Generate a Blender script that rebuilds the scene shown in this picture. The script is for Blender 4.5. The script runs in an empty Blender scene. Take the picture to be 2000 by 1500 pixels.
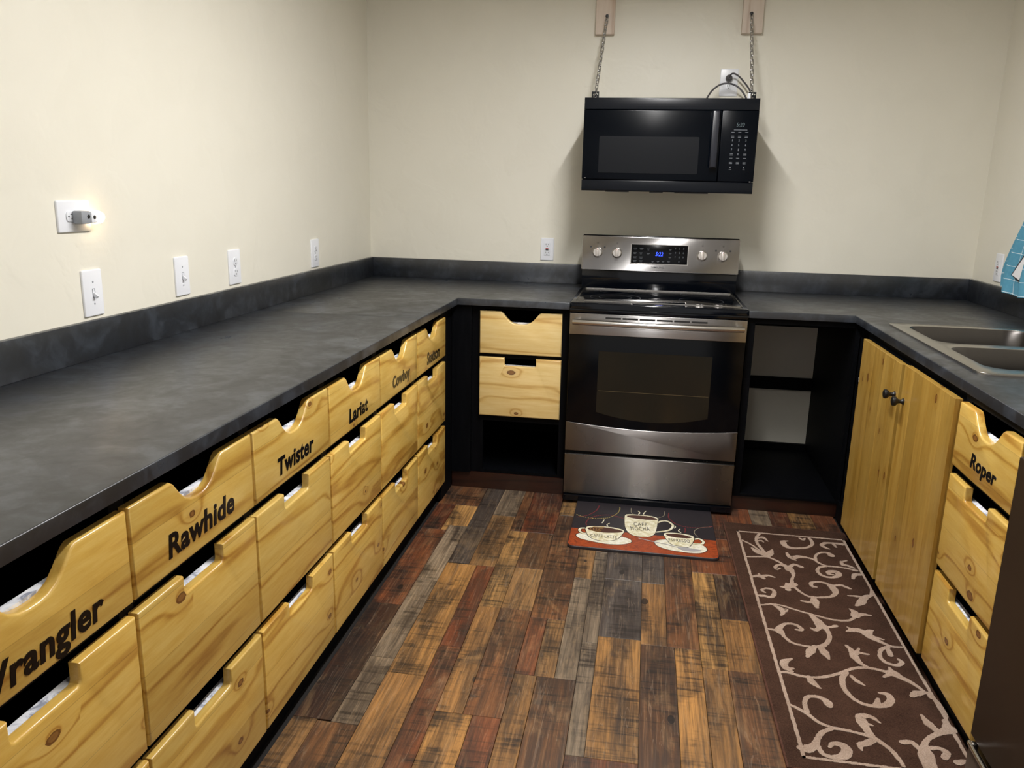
import bpy, bmesh, math, random
from mathutils import Vector, Matrix, noise as mnoise
sc = bpy.context.scene
COL = sc.collection
PI = math.pi
rnd = random.Random(7)

# ------------------------------------------------------------------ camera
CX, CY, CZ = 1.5036, -4.3116, 1.3910
yaw, pitch, roll, FPX = -0.16003, -0.23577, 0.02299, 1571.77
F = Vector((math.sin(yaw)*math.cos(pitch), math.cos(yaw)*math.cos(pitch), math.sin(pitch)))
R = Vector((math.cos(yaw), -math.sin(yaw), 0)); U = R.cross(F)
R2 = R*math.cos(roll) + U*math.sin(roll); U2 = -R*math.sin(roll) + U*math.cos(roll)
cam_d = bpy.data.cameras.new('camera'); cam = bpy.data.objects.new('camera', cam_d); COL.objects.link(cam)
cam_d.sensor_width = 36; cam_d.lens = FPX*36/2000; cam_d.clip_start = .05
M = Matrix((R2, U2, -F)).transposed().to_4x4(); M.translation = (CX, CY, CZ); cam.matrix_world = M
sc.camera = cam

# ------------------------------------------------------------------ light
sc.view_settings.view_transform = 'Standard'; sc.view_settings.look = 'None'
sc.view_settings.exposure = 0.17; sc.view_settings.gamma = 1; sc.view_settings.use_curve_mapping = False
w = bpy.data.worlds.new('world'); sc.world = w; w.use_nodes = True
w.node_tree.nodes['Background'].inputs[0].default_value = (1.0, .97, .94, 1)
w.node_tree.nodes['Background'].inputs[1].default_value = .50
def area(name, loc, sx, sy, power, col):
    l = bpy.data.lights.new(name, 'AREA'); l.shape = 'RECTANGLE'; l.size = sx; l.size_y = sy; l.energy = power; l.color = col
    o = bpy.data.objects.new(name, l); COL.objects.link(o); o.location = loc; return o
STRIP_Y0, STRIP_Y1, STRIP_X, STRIP_Z = -1.27, -3.71, 1.52, 2.40
STRIP_YM = (STRIP_Y0+STRIP_Y1)/2
area('strip_lamp_light', (STRIP_X, (STRIP_Y0+STRIP_YM)/2, STRIP_Z-.032), .03, STRIP_Y0-STRIP_YM-.03, 41, (1, .99, .985))
area('strip_lamp_light', (STRIP_X, (STRIP_YM+STRIP_Y1)/2, STRIP_Z-.032), .03, STRIP_YM-STRIP_Y1-.03, 5, (1, .99, .985))
nl = bpy.data.lights.new('night_light_glow', 'POINT'); nl.energy = .16; nl.color = (1, .74, .42); nl.shadow_soft_size = .006
nlo = bpy.data.objects.new('night_light_glow', nl); COL.objects.link(nlo); nlo.location = (.028, -2.288, 1.292)

# ------------------------------------------------------------------ helpers
ORG = {}
def tag(o, label=None, cat=None, group=None, kind=None):
    if label: o['label'] = label
    if cat: o['category'] = cat
    if group: o['group'] = group
    if kind: o['kind'] = kind
    return o
def thing(name, loc, label, cat, group=None):
    o = bpy.data.objects.new(name, None); COL.objects.link(o); o.location = loc; o.empty_display_size = .05
    ORG[o] = Vector(loc); return tag(o, label, cat, group)
def mk(name, bm, mat, parent=None, smooth=True, origin=None, kind=None, fix=True):
    """links bm (world coordinates) as ONE mesh object whose origin is its own centre"""
    if fix: bmesh.ops.recalc_face_normals(bm, faces=bm.faces)
    vs = [v.co for v in bm.verts]
    if origin is None:
        origin = Vector([(min(c[i] for c in vs)+max(c[i] for c in vs))/2 for i in range(3)])
    else: origin = Vector(origin)
    for v in bm.verts: v.co -= origin
    if smooth:
        bm.normal_update()
        for f in bm.faces: f.smooth = True
        for e in bm.edges:
            e.smooth = len(e.link_faces) == 2 and e.calc_face_angle(0) < .62
    me = bpy.data.meshes.new(name); bm.to_mesh(me); bm.free()
    for m in (mat if isinstance(mat, (list, tuple)) else [mat]): me.materials.append(m)
    o = bpy.data.objects.new(name, me); COL.objects.link(o)
    o.location = origin - (ORG[parent] if parent else Vector())
    if parent: o.parent = parent
    ORG[o] = origin
    if kind: o['kind'] = kind
    return o
def box(bm, x0, x1, y0, y1, z0, z1, bev=0, seg=2):
    x0, x1 = sorted((x0, x1)); y0, y1 = sorted((y0, y1)); z0, z1 = sorted((z0, z1))
    b = bmesh.new(); r = bmesh.ops.create_cube(b, size=1)
    for v in b.verts: v.co = Vector(((x0+x1)/2+v.co.x*(x1-x0), (y0+y1)/2+v.co.y*(y1-y0), (z0+z1)/2+v.co.z*(z1-z0)))
    if bev: bmesh.ops.bevel(b, geom=b.edges[:], offset=bev, segments=seg, affect='EDGES', profile=.5)
    add(bm, b); return bm
def add(bm, b, mtx=None, mi=None):
    mp = {}
    for v in b.verts: mp[v] = bm.verts.new(mtx @ v.co if mtx else v.co)
    for f in b.faces:
        try:
            nf = bm.faces.new([mp[v] for v in f.verts]); nf.material_index = f.material_index if mi is None else mi
        except ValueError: pass
    b.free()
def B(*a, **k): return box(bmesh.new(), *a, **k)
def tube(bm, pts, r, n=10, caps=True, closed=False, flat=1.0, up=None):
    """a swept tube; r number or list"""
    pts = [Vector(p) for p in pts]; N = len(pts); rings = []; prev = None
    for i, p in enumerate(pts):
        a = pts[(i-1) % N] if (i or closed) else p; c = pts[(i+1) % N] if (i < N-1 or closed) else p
        t = (c-a).normalized()
        if prev is None:
            u = up if up else (Vector((0, 0, 1)) if abs(t.z) < .9 else Vector((1, 0, 0)))
        else: u = prev
        s = t.cross(u).normalized(); u = s.cross(t).normalized(); prev = u
        rr = r[i] if isinstance(r, (list, tuple)) else r
        rings.append([bm.verts.new(p + s*math.cos(2*PI*k/n)*rr + u*math.sin(2*PI*k/n)*rr*flat) for k in range(n)])
    for i in range(N if closed else N-1):
        a, b = rings[i], rings[(i+1) % N]
        for k in range(n): bm.faces.new([a[k], a[(k+1) % n], b[(k+1) % n], b[k]])
    if caps and not closed:
        bm.faces.new(rings[0][::-1]); bm.faces.new(rings[-1])
    return bm
def lathe(bm, prof, mtx, n=28):
    """prof: list of (radius, height) along local z"""
    rings = []
    for r, h in prof:
        if r < 1e-6: rings.append([bm.verts.new(mtx @ Vector((0, 0, h)))])
        else: rings.append([bm.verts.new(mtx @ Vector((r*math.cos(2*PI*k/n), r*math.sin(2*PI*k/n), h))) for k in range(n)])
    for a, b in zip(rings, rings[1:]):
        for k in range(n):
            q = [a[k % len(a)], a[(k+1) % len(a)], b[(k+1) % len(b)], b[k % len(b)]]
            q2 = []
            for v in q:
                if v not in q2: q2.append(v)
            if len(q2) > 2: bm.faces.new(q2)
    if len(rings[0]) > 1: bm.faces.new(rings[0][::-1])
    if len(rings[-1]) > 1: bm.faces.new(rings[-1])
    return bm
def catmull(P, k=6):
    P = [Vector(p) for p in P]
    if len(P) < 3: return [P[0].lerp(P[-1], i/k) for i in range(k+1)]
    out = []
    for i in range(len(P)-1):
        a = P[i-1] if i else P[0]*2-P[1]; b, c = P[i], P[i+1]; d = P[i+2] if i+2 < len(P) else P[-1]*2-P[-2]
        for j in range(k):
            t = j/k
            out.append(.5*((2*b)+(c-a)*t+(2*a-5*b+4*c-d)*t*t+(3*b-a-3*c+d)*t**3))
    out.append(P[-1]); return out
def prism(outer, holes, mtx, d0, d1, bev=0, seg=3, bev_back=False, bm=None):
    """polygon (with holes) in local xy extruded from local z d0 to d1 (front=d1), front rim rounded"""
    b = bmesh.new(); es = []
    for loop in [outer]+list(holes):
        vs = [b.verts.new((p[0], p[1], d1)) for p in loop]
        es += [b.edges.new((vs[i], vs[(i+1) % len(vs)])) for i in range(len(vs))]
    if holes: bmesh.ops.triangle_fill(b, use_beauty=True, edges=es)
    else: b.faces.new([v for v in b.verts])
    b.normal_update()
    fr = b.faces[:]
    if fr[0].normal.z < 0:
        for f in fr: f.normal_flip()
    ret = bmesh.ops.extrude_face_region(b, geom=fr)
    nv = [g for g in ret['geom'] if isinstance(g, bmesh.types.BMVert)]
    for v in nv: v.co.z = d0
    bmesh.ops.recalc_face_normals(b, faces=b.faces)
    if bev:
        rim = [e for e in b.edges if abs(e.verts[0].co.z-d1) < 1e-6 and abs(e.verts[1].co.z-d1) < 1e-6 and len(e.link_faces) == 2 and e.calc_face_angle(0) > .5]
        bmesh.ops.bevel(b, geom=rim, offset=bev, segments=seg, affect='EDGES', profile=.5, clamp_overlap=True)
    out = bm if bm else bmesh.new()
    add(out, b, mtx); return out
def rrect(x0, x1, y0, y1, r, n=6):
    pts = []
    for cx, cy, a0 in ((x1-r, y1-r, 0), (x0+r, y1-r, PI/2), (x0+r, y0+r, PI), (x1-r, y0+r, 3*PI/2)):
        for k in range(n+1):
            a = a0+PI/2*k/n; pts.append((cx+r*math.cos(a), cy+r*math.sin(a)))
    return pts
def MF(kind, plane):
    """frames for upright faces: local (u right, v up, w outward)"""
    if kind == 'L': return Matrix(((0, 0, 1, plane), (1, 0, 0, 0), (0, 1, 0, 0), (0, 0, 0, 1)))
    if kind == 'R': return Matrix(((0, 0, -1, plane), (-1, 0, 0, 0), (0, 1, 0, 0), (0, 0, 0, 1)))
    return Matrix(((1, 0, 0, 0), (0, 0, -1, plane), (0, 1, 0, 0), (0, 0, 0, 1)))
def text_bm(s, mtx, u0, v0, width, height, depth=.0006, bold=0.0, bev=0.0, shear=0.0, spacing=1.0, bm=None, mode='both'):
    """lettering fitted into a box width x height (of its own bounds) with lower left at (u0, v0)"""
    c = bpy.data.curves.new('lettering', 'FONT'); c.body = s; c.size = 1; c.offset = bold; c.extrude = .05; c.shear = shear
    c.space_character = spacing; c.resolution_u = 4
    if bev: c.bevel_depth = bev; c.bevel_resolution = 2
    o = bpy.data.objects.new('lettering', c); COL.objects.link(o)
    dg = bpy.context.evaluated_depsgraph_get(); me = bpy.data.meshes.new_from_object(o.evaluated_get(dg))
    b = bmesh.new(); b.from_mesh(me)
    bpy.data.objects.remove(o); bpy.data.curves.remove(c); bpy.data.meshes.remove(me)
    xs = [v.co.x for v in b.verts]; ys = [v.co.y for v in b.verts]; zs = [v.co.z for v in b.verts]
    x0, x1, y0, y1, z0, z1 = min(xs), max(xs), min(ys), max(ys), min(zs), max(zs)
    sx = width/(x1-x0); sy = height/(y1-y0) if height else sx
    for v in b.verts: v.co = Vector((u0+(v.co.x-x0)*sx, v0+(v.co.y-y0)*sy, (v.co.z-z0)/(z1-z0)*depth))
    out = bm if bm else bmesh.new(); add(out, b, mtx); return out

# ------------------------------------------------------------------ materials
def srgb(r, g, b):
    f = lambda c: (c/255/12.92) if c/255 <= .04045 else ((c/255+.055)/1.055)**2.4
    return (f(r), f(g), f(b), 1)
class NT:
    def __init__(s, name):
        s.m = bpy.data.materials.new(name); s.m.use_nodes = True; s.t = s.m.node_tree; s.b = s.t.nodes['Principled BSDF']
    def n(s, typ, **kw):
        n = s.t.nodes.new(typ)
        for k, v in kw.items():
            if k.startswith('i_'):
                key = k[2:]; key = int(key) if key.isdigit() else key.replace('_', ' ')
                n.inputs[key].default_value = v
            else: setattr(n, k, v)
        return n
    def l(s, a, b): s.t.links.new(a, b)
    def math(s, op, a, b=None, c=None):
        n = s.n('ShaderNodeMath', operation=op)
        for i, v in enumerate((a, b, c)):
            if v is None: continue
            if isinstance(v, (int, float)): n.inputs[i].default_value = v
            else: s.l(v, n.inputs[i])
        return n.outputs[0]
    def ramp(s, fac, stops):
        n = s.n('ShaderNodeValToRGB'); e = n.color_ramp.elements
        while len(e) < len(stops): e.new(.5)
        for el, (p, c) in zip(e, stops): el.position = p; el.color = c
        s.l(fac, n.inputs[0]); return n.outputs[0]
    def mix(s, fac, a, b, blend='MIX'):
        n = s.n('ShaderNodeMix', data_type='RGBA', blend_type=blend)
        for i, v in ((0, fac), (6, a), (7, b)):
            if isinstance(v, (int, float, tuple)): n.inputs[i].default_value = v
            else: s.l(v, n.inputs[i])
        return n.outputs[2]
    def coords(s, scale=(1, 1, 1), per_object=True):
        tc = s.n('ShaderNodeTexCoord'); mp = s.n('ShaderNodeMapping'); mp.inputs['Scale'].default_value = scale
        if per_object:
            oi = s.n('ShaderNodeObjectInfo'); ml = s.n('ShaderNodeVectorMath', operation='SCALE', i_0=(37.0, 91.0, 53.0))
            s.l(oi.outputs['Random'], ml.inputs['Scale'])
            ad = s.n('ShaderNodeVectorMath', operation='ADD'); s.l(tc.outputs['Object'], ad.inputs[0]); s.l(ml.outputs[0], ad.inputs[1])
            s.l(ad.outputs[0], mp.inputs['Vector'])
        else: s.l(tc.outputs['Object'], mp.inputs['Vector'])
        return mp.outputs[0]
    def noise(s, vec, scale, detail=4, rough=.55, dist=0):
        n = s.n('ShaderNodeTexNoise', i_Scale=scale, i_Detail=detail, i_Roughness=rough, i_Distortion=dist); s.l(vec, n.inputs['Vector']); return n.outputs['Fac']
    def bump(s, h, strength, dist=.01):
        n = s.n('ShaderNodeBump', i_Strength=strength, i_Distance=dist); s.l(h, n.inputs['Height']); s.l(n.outputs[0], s.b.inputs['Normal'])
    def set(s, **kw):
        for k, v in kw.items():
            key = k.replace('_', ' ')
            i = s.b.inputs[key]
            if isinstance(v, (int, float, tuple)): i.default_value = v
            else: s.l(v, i)
        return s
def plain(name, col, rough=.5, metal=0, **kw):
    t = NT(name); t.set(Base_Color=col, Roughness=rough, Metallic=metal, **kw); return t.m

def wood(name, axis, light, mid, dark, knots=True, scale=1.0, rg=.30, coat=.55, glue=True):
    """varnished pine, grain along the given axis"""
    t = NT(name)
    ax = 'xyz'.index(axis)
    sv = [9.0*scale]*3; sv[ax] = .9*scale
    v = t.coords(tuple(sv))
    vk0 = t.coords((1, 1, 1)); sk = t.n('ShaderNodeSeparateXYZ'); t.l(vk0, sk.inputs[0])
    cb = t.n('ShaderNodeCombineXYZ'); flat = 0 if axis != 'x' else 1     # boards facing x use y,z; boards facing y use x,z
    along = 'xyz'.index(axis); acr = ({0, 1, 2}-{along, flat}).pop()
    t.l(t.math('MULTIPLY', sk.outputs[along], 4.6), cb.inputs[0]); t.l(t.math('MULTIPLY', sk.outputs[acr], 8.0), cb.inputs[1])
    vor = t.n('ShaderNodeTexVoronoi', feature='F1', voronoi_dimensions='2D', i_Scale=1.0, i_Randomness=1.0); t.l(cb.outputs[0], vor.inputs['Vector'])
    d = vor.outputs['Distance']
    sep = t.n('ShaderNodeSeparateColor'); t.l(vor.outputs['Color'], sep.inputs[0])
    has = t.math('GREATER_THAN', sep.outputs[0], .55 if knots else 2.0)
    nb = t.noise(v, .8, 3, .5, .3)
    halo = t.math('MULTIPLY', t.math('POWER', 2.718, t.math('MULTIPLY', d, -9.0)), has)
    # growth rings: bands across the grain, bent round the knots
    sx = t.n('ShaderNodeSeparateXYZ'); t.l(v, sx.inputs[0])
    o = [i for i in range(3) if i != ax]
    across = t.math('ADD', sx.outputs[o[0]], sx.outputs[o[1]])
    ph = t.math('ADD', t.math('MULTIPLY', across, 6.5), t.math('ADD', t.math('MULTIPLY', nb, 22.0), t.math('MULTIPLY', halo, 13.0)))
    s1 = t.math('MULTIPLY_ADD', t.math('SINE', ph), .5, .5)
    ring = t.math('POWER', s1, 9.0)
    fine = t.noise(v, 9.0, 6, .68, .1)
    broad = t.noise(v, .55, 2, .5)
    f = t.math('ADD', t.math('MULTIPLY', ring, rg), t.math('ADD', t.math('MULTIPLY', fine, .55), t.math('MULTIPLY', broad, .34)))
    c = t.ramp(f, [(.27, light), (.52, mid), (.86, dark)])
    # edge-glued strips: each board of the panel has its own tone, with a hairline joint
    st_ = t.math('ADD', t.math('MULTIPLY', sk.outputs[acr], (8.6 if axis != 'z' else 13.0) if glue else .01), .37)
    fl = t.math('FLOOR', st_); wn = t.n('ShaderNodeTexWhiteNoise', noise_dimensions='1D'); t.l(fl, wn.inputs['W'])
    fr_ = t.math('FRACT', st_); jn = t.math('LESS_THAN', fr_, .012)
    vv_ = t.math('MULTIPLY', t.math('MULTIPLY_ADD', wn.outputs['Value'], .16, .90), t.math('SUBTRACT', 1.0, t.math('MULTIPLY', jn, .28)))
    hs_ = t.n('ShaderNodeHueSaturation'); t.l(vv_, hs_.inputs['Value']); t.l(c, hs_.inputs['Color']); c = hs_.outputs[0]
    # figure of lighter, denser wood (ripple) round knots, and the dark knot itself
    c = t.mix(t.math('MULTIPLY', halo, .42), c, (dark[0]*.85, dark[1]*.70, dark[2]*.55, 1))
    kr = t.math('ADD', d, t.math('MULTIPLY', t.math('SUBTRACT', fine, .5), .10))
    size = t.math('MULTIPLY_ADD', sep.outputs[1], .065, .022)
    core = t.math('MULTIPLY', t.math('LESS_THAN', kr, size), has)
    rim_ = t.math('GREATER_THAN', kr, t.math('MULTIPLY', size, .62))
    c = t.mix(t.math('MULTIPLY', core, .9), c, t.mix(rim_, t.mix(fine, srgb(60, 30, 10), srgb(168, 112, 52)), srgb(92, 50, 16)))
    oi = t.n('ShaderNodeObjectInfo')
    hv = t.n('ShaderNodeHueSaturation'); t.l(t.math('MULTIPLY_ADD', oi.outputs['Random'], .14, .93), hv.inputs['Value']); t.l(c, hv.inputs['Color'])
    t.set(Base_Color=hv.outputs[0], Roughness=.34 if coat else .7, Coat_Weight=coat, Coat_Roughness=.13)
    t.bump(f, .05, .002)
    return t.m
PINE = (srgb(222, 192, 112), srgb(204, 164, 78), srgb(158, 108, 36))
M_wood_y = wood('varnished_pine_lengthwise', 'y', *PINE)
M_wood_x = wood('varnished_pine_crosswise', 'x', srgb(236, 212, 152), srgb(224, 192, 124), srgb(188, 142, 74), glue=False)
M_wood_z = wood('varnished_pine_upright', 'z', srgb(188, 154, 80), srgb(166, 128, 54), srgb(124, 84, 30), scale=.9, rg=.10)
M_raw = wood('pale_pine', 'z', srgb(226, 212, 200), srgb(216, 200, 186), srgb(196, 172, 154), knots=False, coat=0)

def wall_mat():
    t = NT('cream_wall_paint'); v = t.coords(per_object=False)
    n1 = t.noise(v, 5.5, 3, .5, .6); n2 = t.noise(v, 26, 4, .6, .4)
    r = t.ramp(n1, [(.47, (0, 0, 0, 1)), (.60, (1, 1, 1, 1))])
    h = t.math('ADD', t.math('MULTIPLY', r, .6), t.math('MULTIPLY', t.math('MULTIPLY', n2, r), .9))
    c = t.mix(n1, srgb(234, 230, 217), srgb(228, 224, 210))
    t.set(Base_Color=c, Roughness=.42); t.b.inputs['Specular IOR Level'].default_value = .38
    t.bump(h, .16, .006); return t.m
M_wall = wall_mat()
M_ceil = plain('ceiling_paint', srgb(232, 228, 218), .8)
def slate(name, a, b, c, rough):
    t = NT(name); v = t.coords(per_object=False)
    n1 = t.noise(v, 5, 6, .62, 1.2); n2 = t.noise(v, 22, 5, .6, .8)
    f = t.math('ADD', t.math('MULTIPLY', n1, .65), t.math('MULTIPLY', n2, .35))
    t.set(Base_Color=t.ramp(f, [(.40, a), (.5, b), (.60, c)]), Roughness=t.math('MULTIPLY_ADD', f, -.5, rough+.26))
    t.b.inputs['Specular IOR Level'].default_value = 1.0
    t.bump(n2, .10, .003); return t.m
M_slate = slate('dark_slate_laminate', srgb(15, 18, 24), srgb(27, 31, 38), srgb(50, 55, 63), .34)
M_black = None
def black_paint():
    t = NT('black_cabinet_paint'); v = t.coords((1, 1, .12)); n = t.noise(v, 60, 4, .6)
    t.set(Base_Color=t.ramp(n, [(.35, srgb(2, 3, 6)), (.7, srgb(7, 8, 12))]), Roughness=.6); t.b.inputs['Specular IOR Level'].default_value = .10; t.bump(n, .12, .002); return t.m
M_black = black_paint()
M_white_box = None
def liner():
    t = NT('white_marbled_liner'); v = t.coords(); n = t.noise(v, 26, 5, .6, 1.6)
    t.set(Base_Color=t.ramp(n, [(.40, srgb(150, 154, 168)), (.5, srgb(226, 228, 236)), (.62, srgb(242, 243, 247))]), Roughness=.4); return t.m
M_liner = liner()
M_toe = wood('dark_red_brown_trim', 'x', srgb(58, 29, 17), srgb(42, 20, 12), srgb(26, 12, 8), knots=False)
M_plate = plain('white_plastic_plate', srgb(236, 238, 244), .28)
M_plate2 = plain('white_socket_plastic', srgb(228, 230, 236), .32)
M_slot = plain('dark_slot', srgb(22, 20, 20), .7)
M_red = plain('red_reset_button', srgb(160, 24, 30), .4)
M_blackbtn = plain('black_button', srgb(20, 20, 20), .4)
M_letter = plain('glossy_black_lettering', srgb(3, 3, 5), .22, 0, Specular_IOR_Level=.4)
M_gloss = plain('glossy_black_enamel', srgb(3, 6, 13), .09, 0, Specular_IOR_Level=.4)
M_cook = plain('cooktop_glass', srgb(2, 4, 8), .04)
M_mwglass = plain('microwave_black_glass', srgb(3, 6, 12), .2, 0, Specular_IOR_Level=.14)
M_glass = plain('black_glass', srgb(2, 4, 8), .14, 0, Specular_IOR_Level=.28)
def steel(name, axis, col, rough, aniso=.0):
    t = NT(name); s = [240.0]*3; s['xyz'.index(axis)] = 2.0
    v = t.coords(tuple(s), per_object=False); n = t.noise(v, 1, 4, .6)
    v2 = t.coords(per_object=False); n2 = t.noise(v2, 9, 3, .5)
    t.set(Base_Color=col, Metallic=1.0, Roughness=t.math('MULTIPLY_ADD', n2, .04, rough-.02)); t.bump(n, .16 if aniso else .09, .0009)
    t.b.inputs['Anisotropic'].default_value = aniso
    if aniso:
        cz = t.n('ShaderNodeCombineXYZ', i_2=1.0); t.l(cz.outputs[0], t.b.inputs['Tangent'])
    return t.m
M_steel = steel('brushed_steel', 'x', srgb(128, 124, 122), .27, 1.0)
M_steelp = steel('reflection_lightened_steel', 'x', srgb(180, 178, 177), .26, 1.0)  # same stove steel, ceiling reflection put in as a lighter base colour
M_steel2 = steel('polished_steel', 'x', srgb(206, 202, 196), .2)
M_bowl = steel('shade_darkened_bowl_steel', 'x', srgb(84, 81, 79), .34)  # same sink steel, dark reflections inside the bowls put into the colour
M_sink = steel('satin_sink_steel', 'x', srgb(176, 172, 166), .24)
M_chain = plain('zinc_chain', srgb(205, 205, 208), .22, 1.0)
M_knob = plain('satin_knob_metal', srgb(206, 200, 194), .3, .85)
M_cable = plain('grey_rubber_cable', srgb(72, 70, 74), .45)
M_iron = plain('black_iron', srgb(16, 15, 16), .38)
def emis(name, col, e):
    t = NT(name); t.set(Base_Color=col, Roughness=.4, Emission_Color=col, Emission_Strength=e); return t.m
M_blue = emis('blue_clock_digits', srgb(40, 70, 255), 3.0)
M_clock = emis('dim_clock_digits', srgb(70, 84, 88), .05)
M_print = plain('pale_key_print', srgb(168, 172, 178), .5)
M_print2 = plain('faint_key_print', srgb(96, 100, 106), .5)
M_tube = emis('lit_lamp_diffuser', srgb(255, 252, 246), 26.0)
M_lamp = plain('white_lamp_housing', srgb(235, 235, 232), .4)
M_warm = emis('glowing_bulb', srgb(255, 214, 150), 6.0)
M_clear = NT('clear_plastic_shade').set(Base_Color=srgb(244, 246, 250), Roughness=.08, Transmission_Weight=.85, IOR=1.35).m
M_grey = plain('grey_plastic', srgb(150, 154, 160), .35)

def floor_mat():
    t = NT('rustic_plank_print'); tc = t.n('ShaderNodeTexCoord')
    v = t.coords((26, 2.2, 10)); oi = t.n('ShaderNodeObjectInfo')
    base = oi.outputs['Color']
    g1 = t.noise(v, 1.0, 6, .62, .8)                       # long grain
    vs = t.coords((3.0, 60, 10)); saw = t.noise(vs, 1.0, 4, .65, .5)   # saw marks across the plank
    vp = t.coords((7, 3.2, 4)); patch = t.noise(vp, 1.0, 4, .6, .6)
    vq = t.coords((14, 5, 4)); blot = t.noise(vq, 1.0, 5, .65, 1.0)
    c = t.mix(t.math('MULTIPLY', t.ramp(g1, [(.36, (0, 0, 0, 1)), (.66, (1, 1, 1, 1))]), .72), base, (.035, .022, .016, 1))
    c = t.mix(t.math('MULTIPLY', t.ramp(patch, [(.47, (0, 0, 0, 1)), (.60, (1, 1, 1, 1))]), .62), c, (.030, .021, .017, 1))
    sm = t.math('MULTIPLY', t.ramp(saw, [(.50, (0, 0, 0, 1)), (.60, (1, 1, 1, 1))]), t.ramp(patch, [(.40, (0, 0, 0, 1)), (.56, (1, 1, 1, 1))]))
    c = t.mix(t.math('MULTIPLY', sm, .78), c, (.016, .012, .010, 1))
    hi = t.ramp(blot, [(.54, (0, 0, 0, 1)), (.72, (1, 1, 1, 1))])
    c = t.mix(t.math('MULTIPLY', hi, .50), c, t.mix(.5, base, (.42, .27, .13, 1)))
    vf = t.coords((170, 5, 10)); fg = t.noise(vf, 1.0, 5, .7, .3)      # crisp fine grain
    c = t.mix(t.math('MULTIPLY', t.ramp(fg, [(.44, (0, 0, 0, 1)), (.62, (1, 1, 1, 1))]), .50), c, (.020, .014, .011, 1))
    c = t.mix(t.math('MULTIPLY', t.ramp(fg, [(.30, (1, 1, 1, 1)), (.44, (0, 0, 0, 1))]), .34), c, t.mix(.5, base, (.50, .33, .17, 1)))
    # pale cracks that follow the grain
    vc = t.coords((44, 2.0, 10)); wv = t.noise(vc, 1.0, 2, .5, 1.0)
    cr = t.math('LESS_THAN', t.math('ABSOLUTE', t.math('SUBTRACT', wv, .52)), .008)
    c = t.mix(t.math('MULTIPLY', cr, .14), c, (.42, .33, .24, 1))
    # knots
    vk = t.coords((9, 4.5, 4)); vor = t.n('ShaderNodeTexVoronoi', i_Scale=1.0); t.l(vk, vor.inputs['Vector'])
    sep = t.n('ShaderNodeSeparateColor'); t.l(vor.outputs['Color'], sep.inputs[0])
    k = t.math('MULTIPLY', t.math('LESS_THAN', t.math('ADD', vor.outputs['Distance'], t.math('MULTIPLY', blot, .12)), .155), t.math('GREATER_THAN', sep.outputs[0], .72))
    c = t.mix(t.math('MULTIPLY', k, .85), c, (.012, .009, .008, 1))
    t.set(Base_Color=c, Roughness=t.math('MULTIPLY_ADD', g1, .22, .27)); t.b.inputs['Specular IOR Level'].default_value = .5
    t.bump(t.math('ADD', g1, t.math('MULTIPLY', saw, .5)), .22, .002); return t.m
M_floor = floor_mat()
M_sub = plain('dark_underlay', srgb(20, 15, 12), .8)

# ------------------------------------------------------------------ room shell
W, ZC, Y_BACK, Y_NEAR, ZCEIL = 3.099, .914, 0.0, -6.2, 2.44
st = lambda name, bm, m, **k: tag(mk(name, bm, m, **k), kind='structure')
wall_back = st('wall_back', B(-.1, W+.1, 0, .1, -.05, ZCEIL), M_wall, smooth=False)
st('wall_left', B(-.1, 0, Y_NEAR, 0, -.05, ZCEIL), M_wall, smooth=False)
st('wall_right', B(W, W+.1, Y_NEAR, 0, -.05, ZCEIL), M_wall, smooth=False)
st('ceiling', B(-.1, W+.1, Y_NEAR, .1, ZCEIL, ZCEIL+.08), M_ceil, smooth=False)
floor = st('floor', B(0, W, Y_NEAR, 0, -.06, -.0085), M_sub, smooth=False)
TONE = dict(dark=(62, 40, 29), umber=(104, 70, 44), rust=(122, 70, 42), tan=(168, 122, 68), gold=(180, 136, 80), gray=(134, 118, 98),
            slate=(88, 80, 74), mix=(140, 104, 64), brown=(124, 80, 48), tandark=(150, 108, 62), rustdark=(104, 54, 32))
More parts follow.
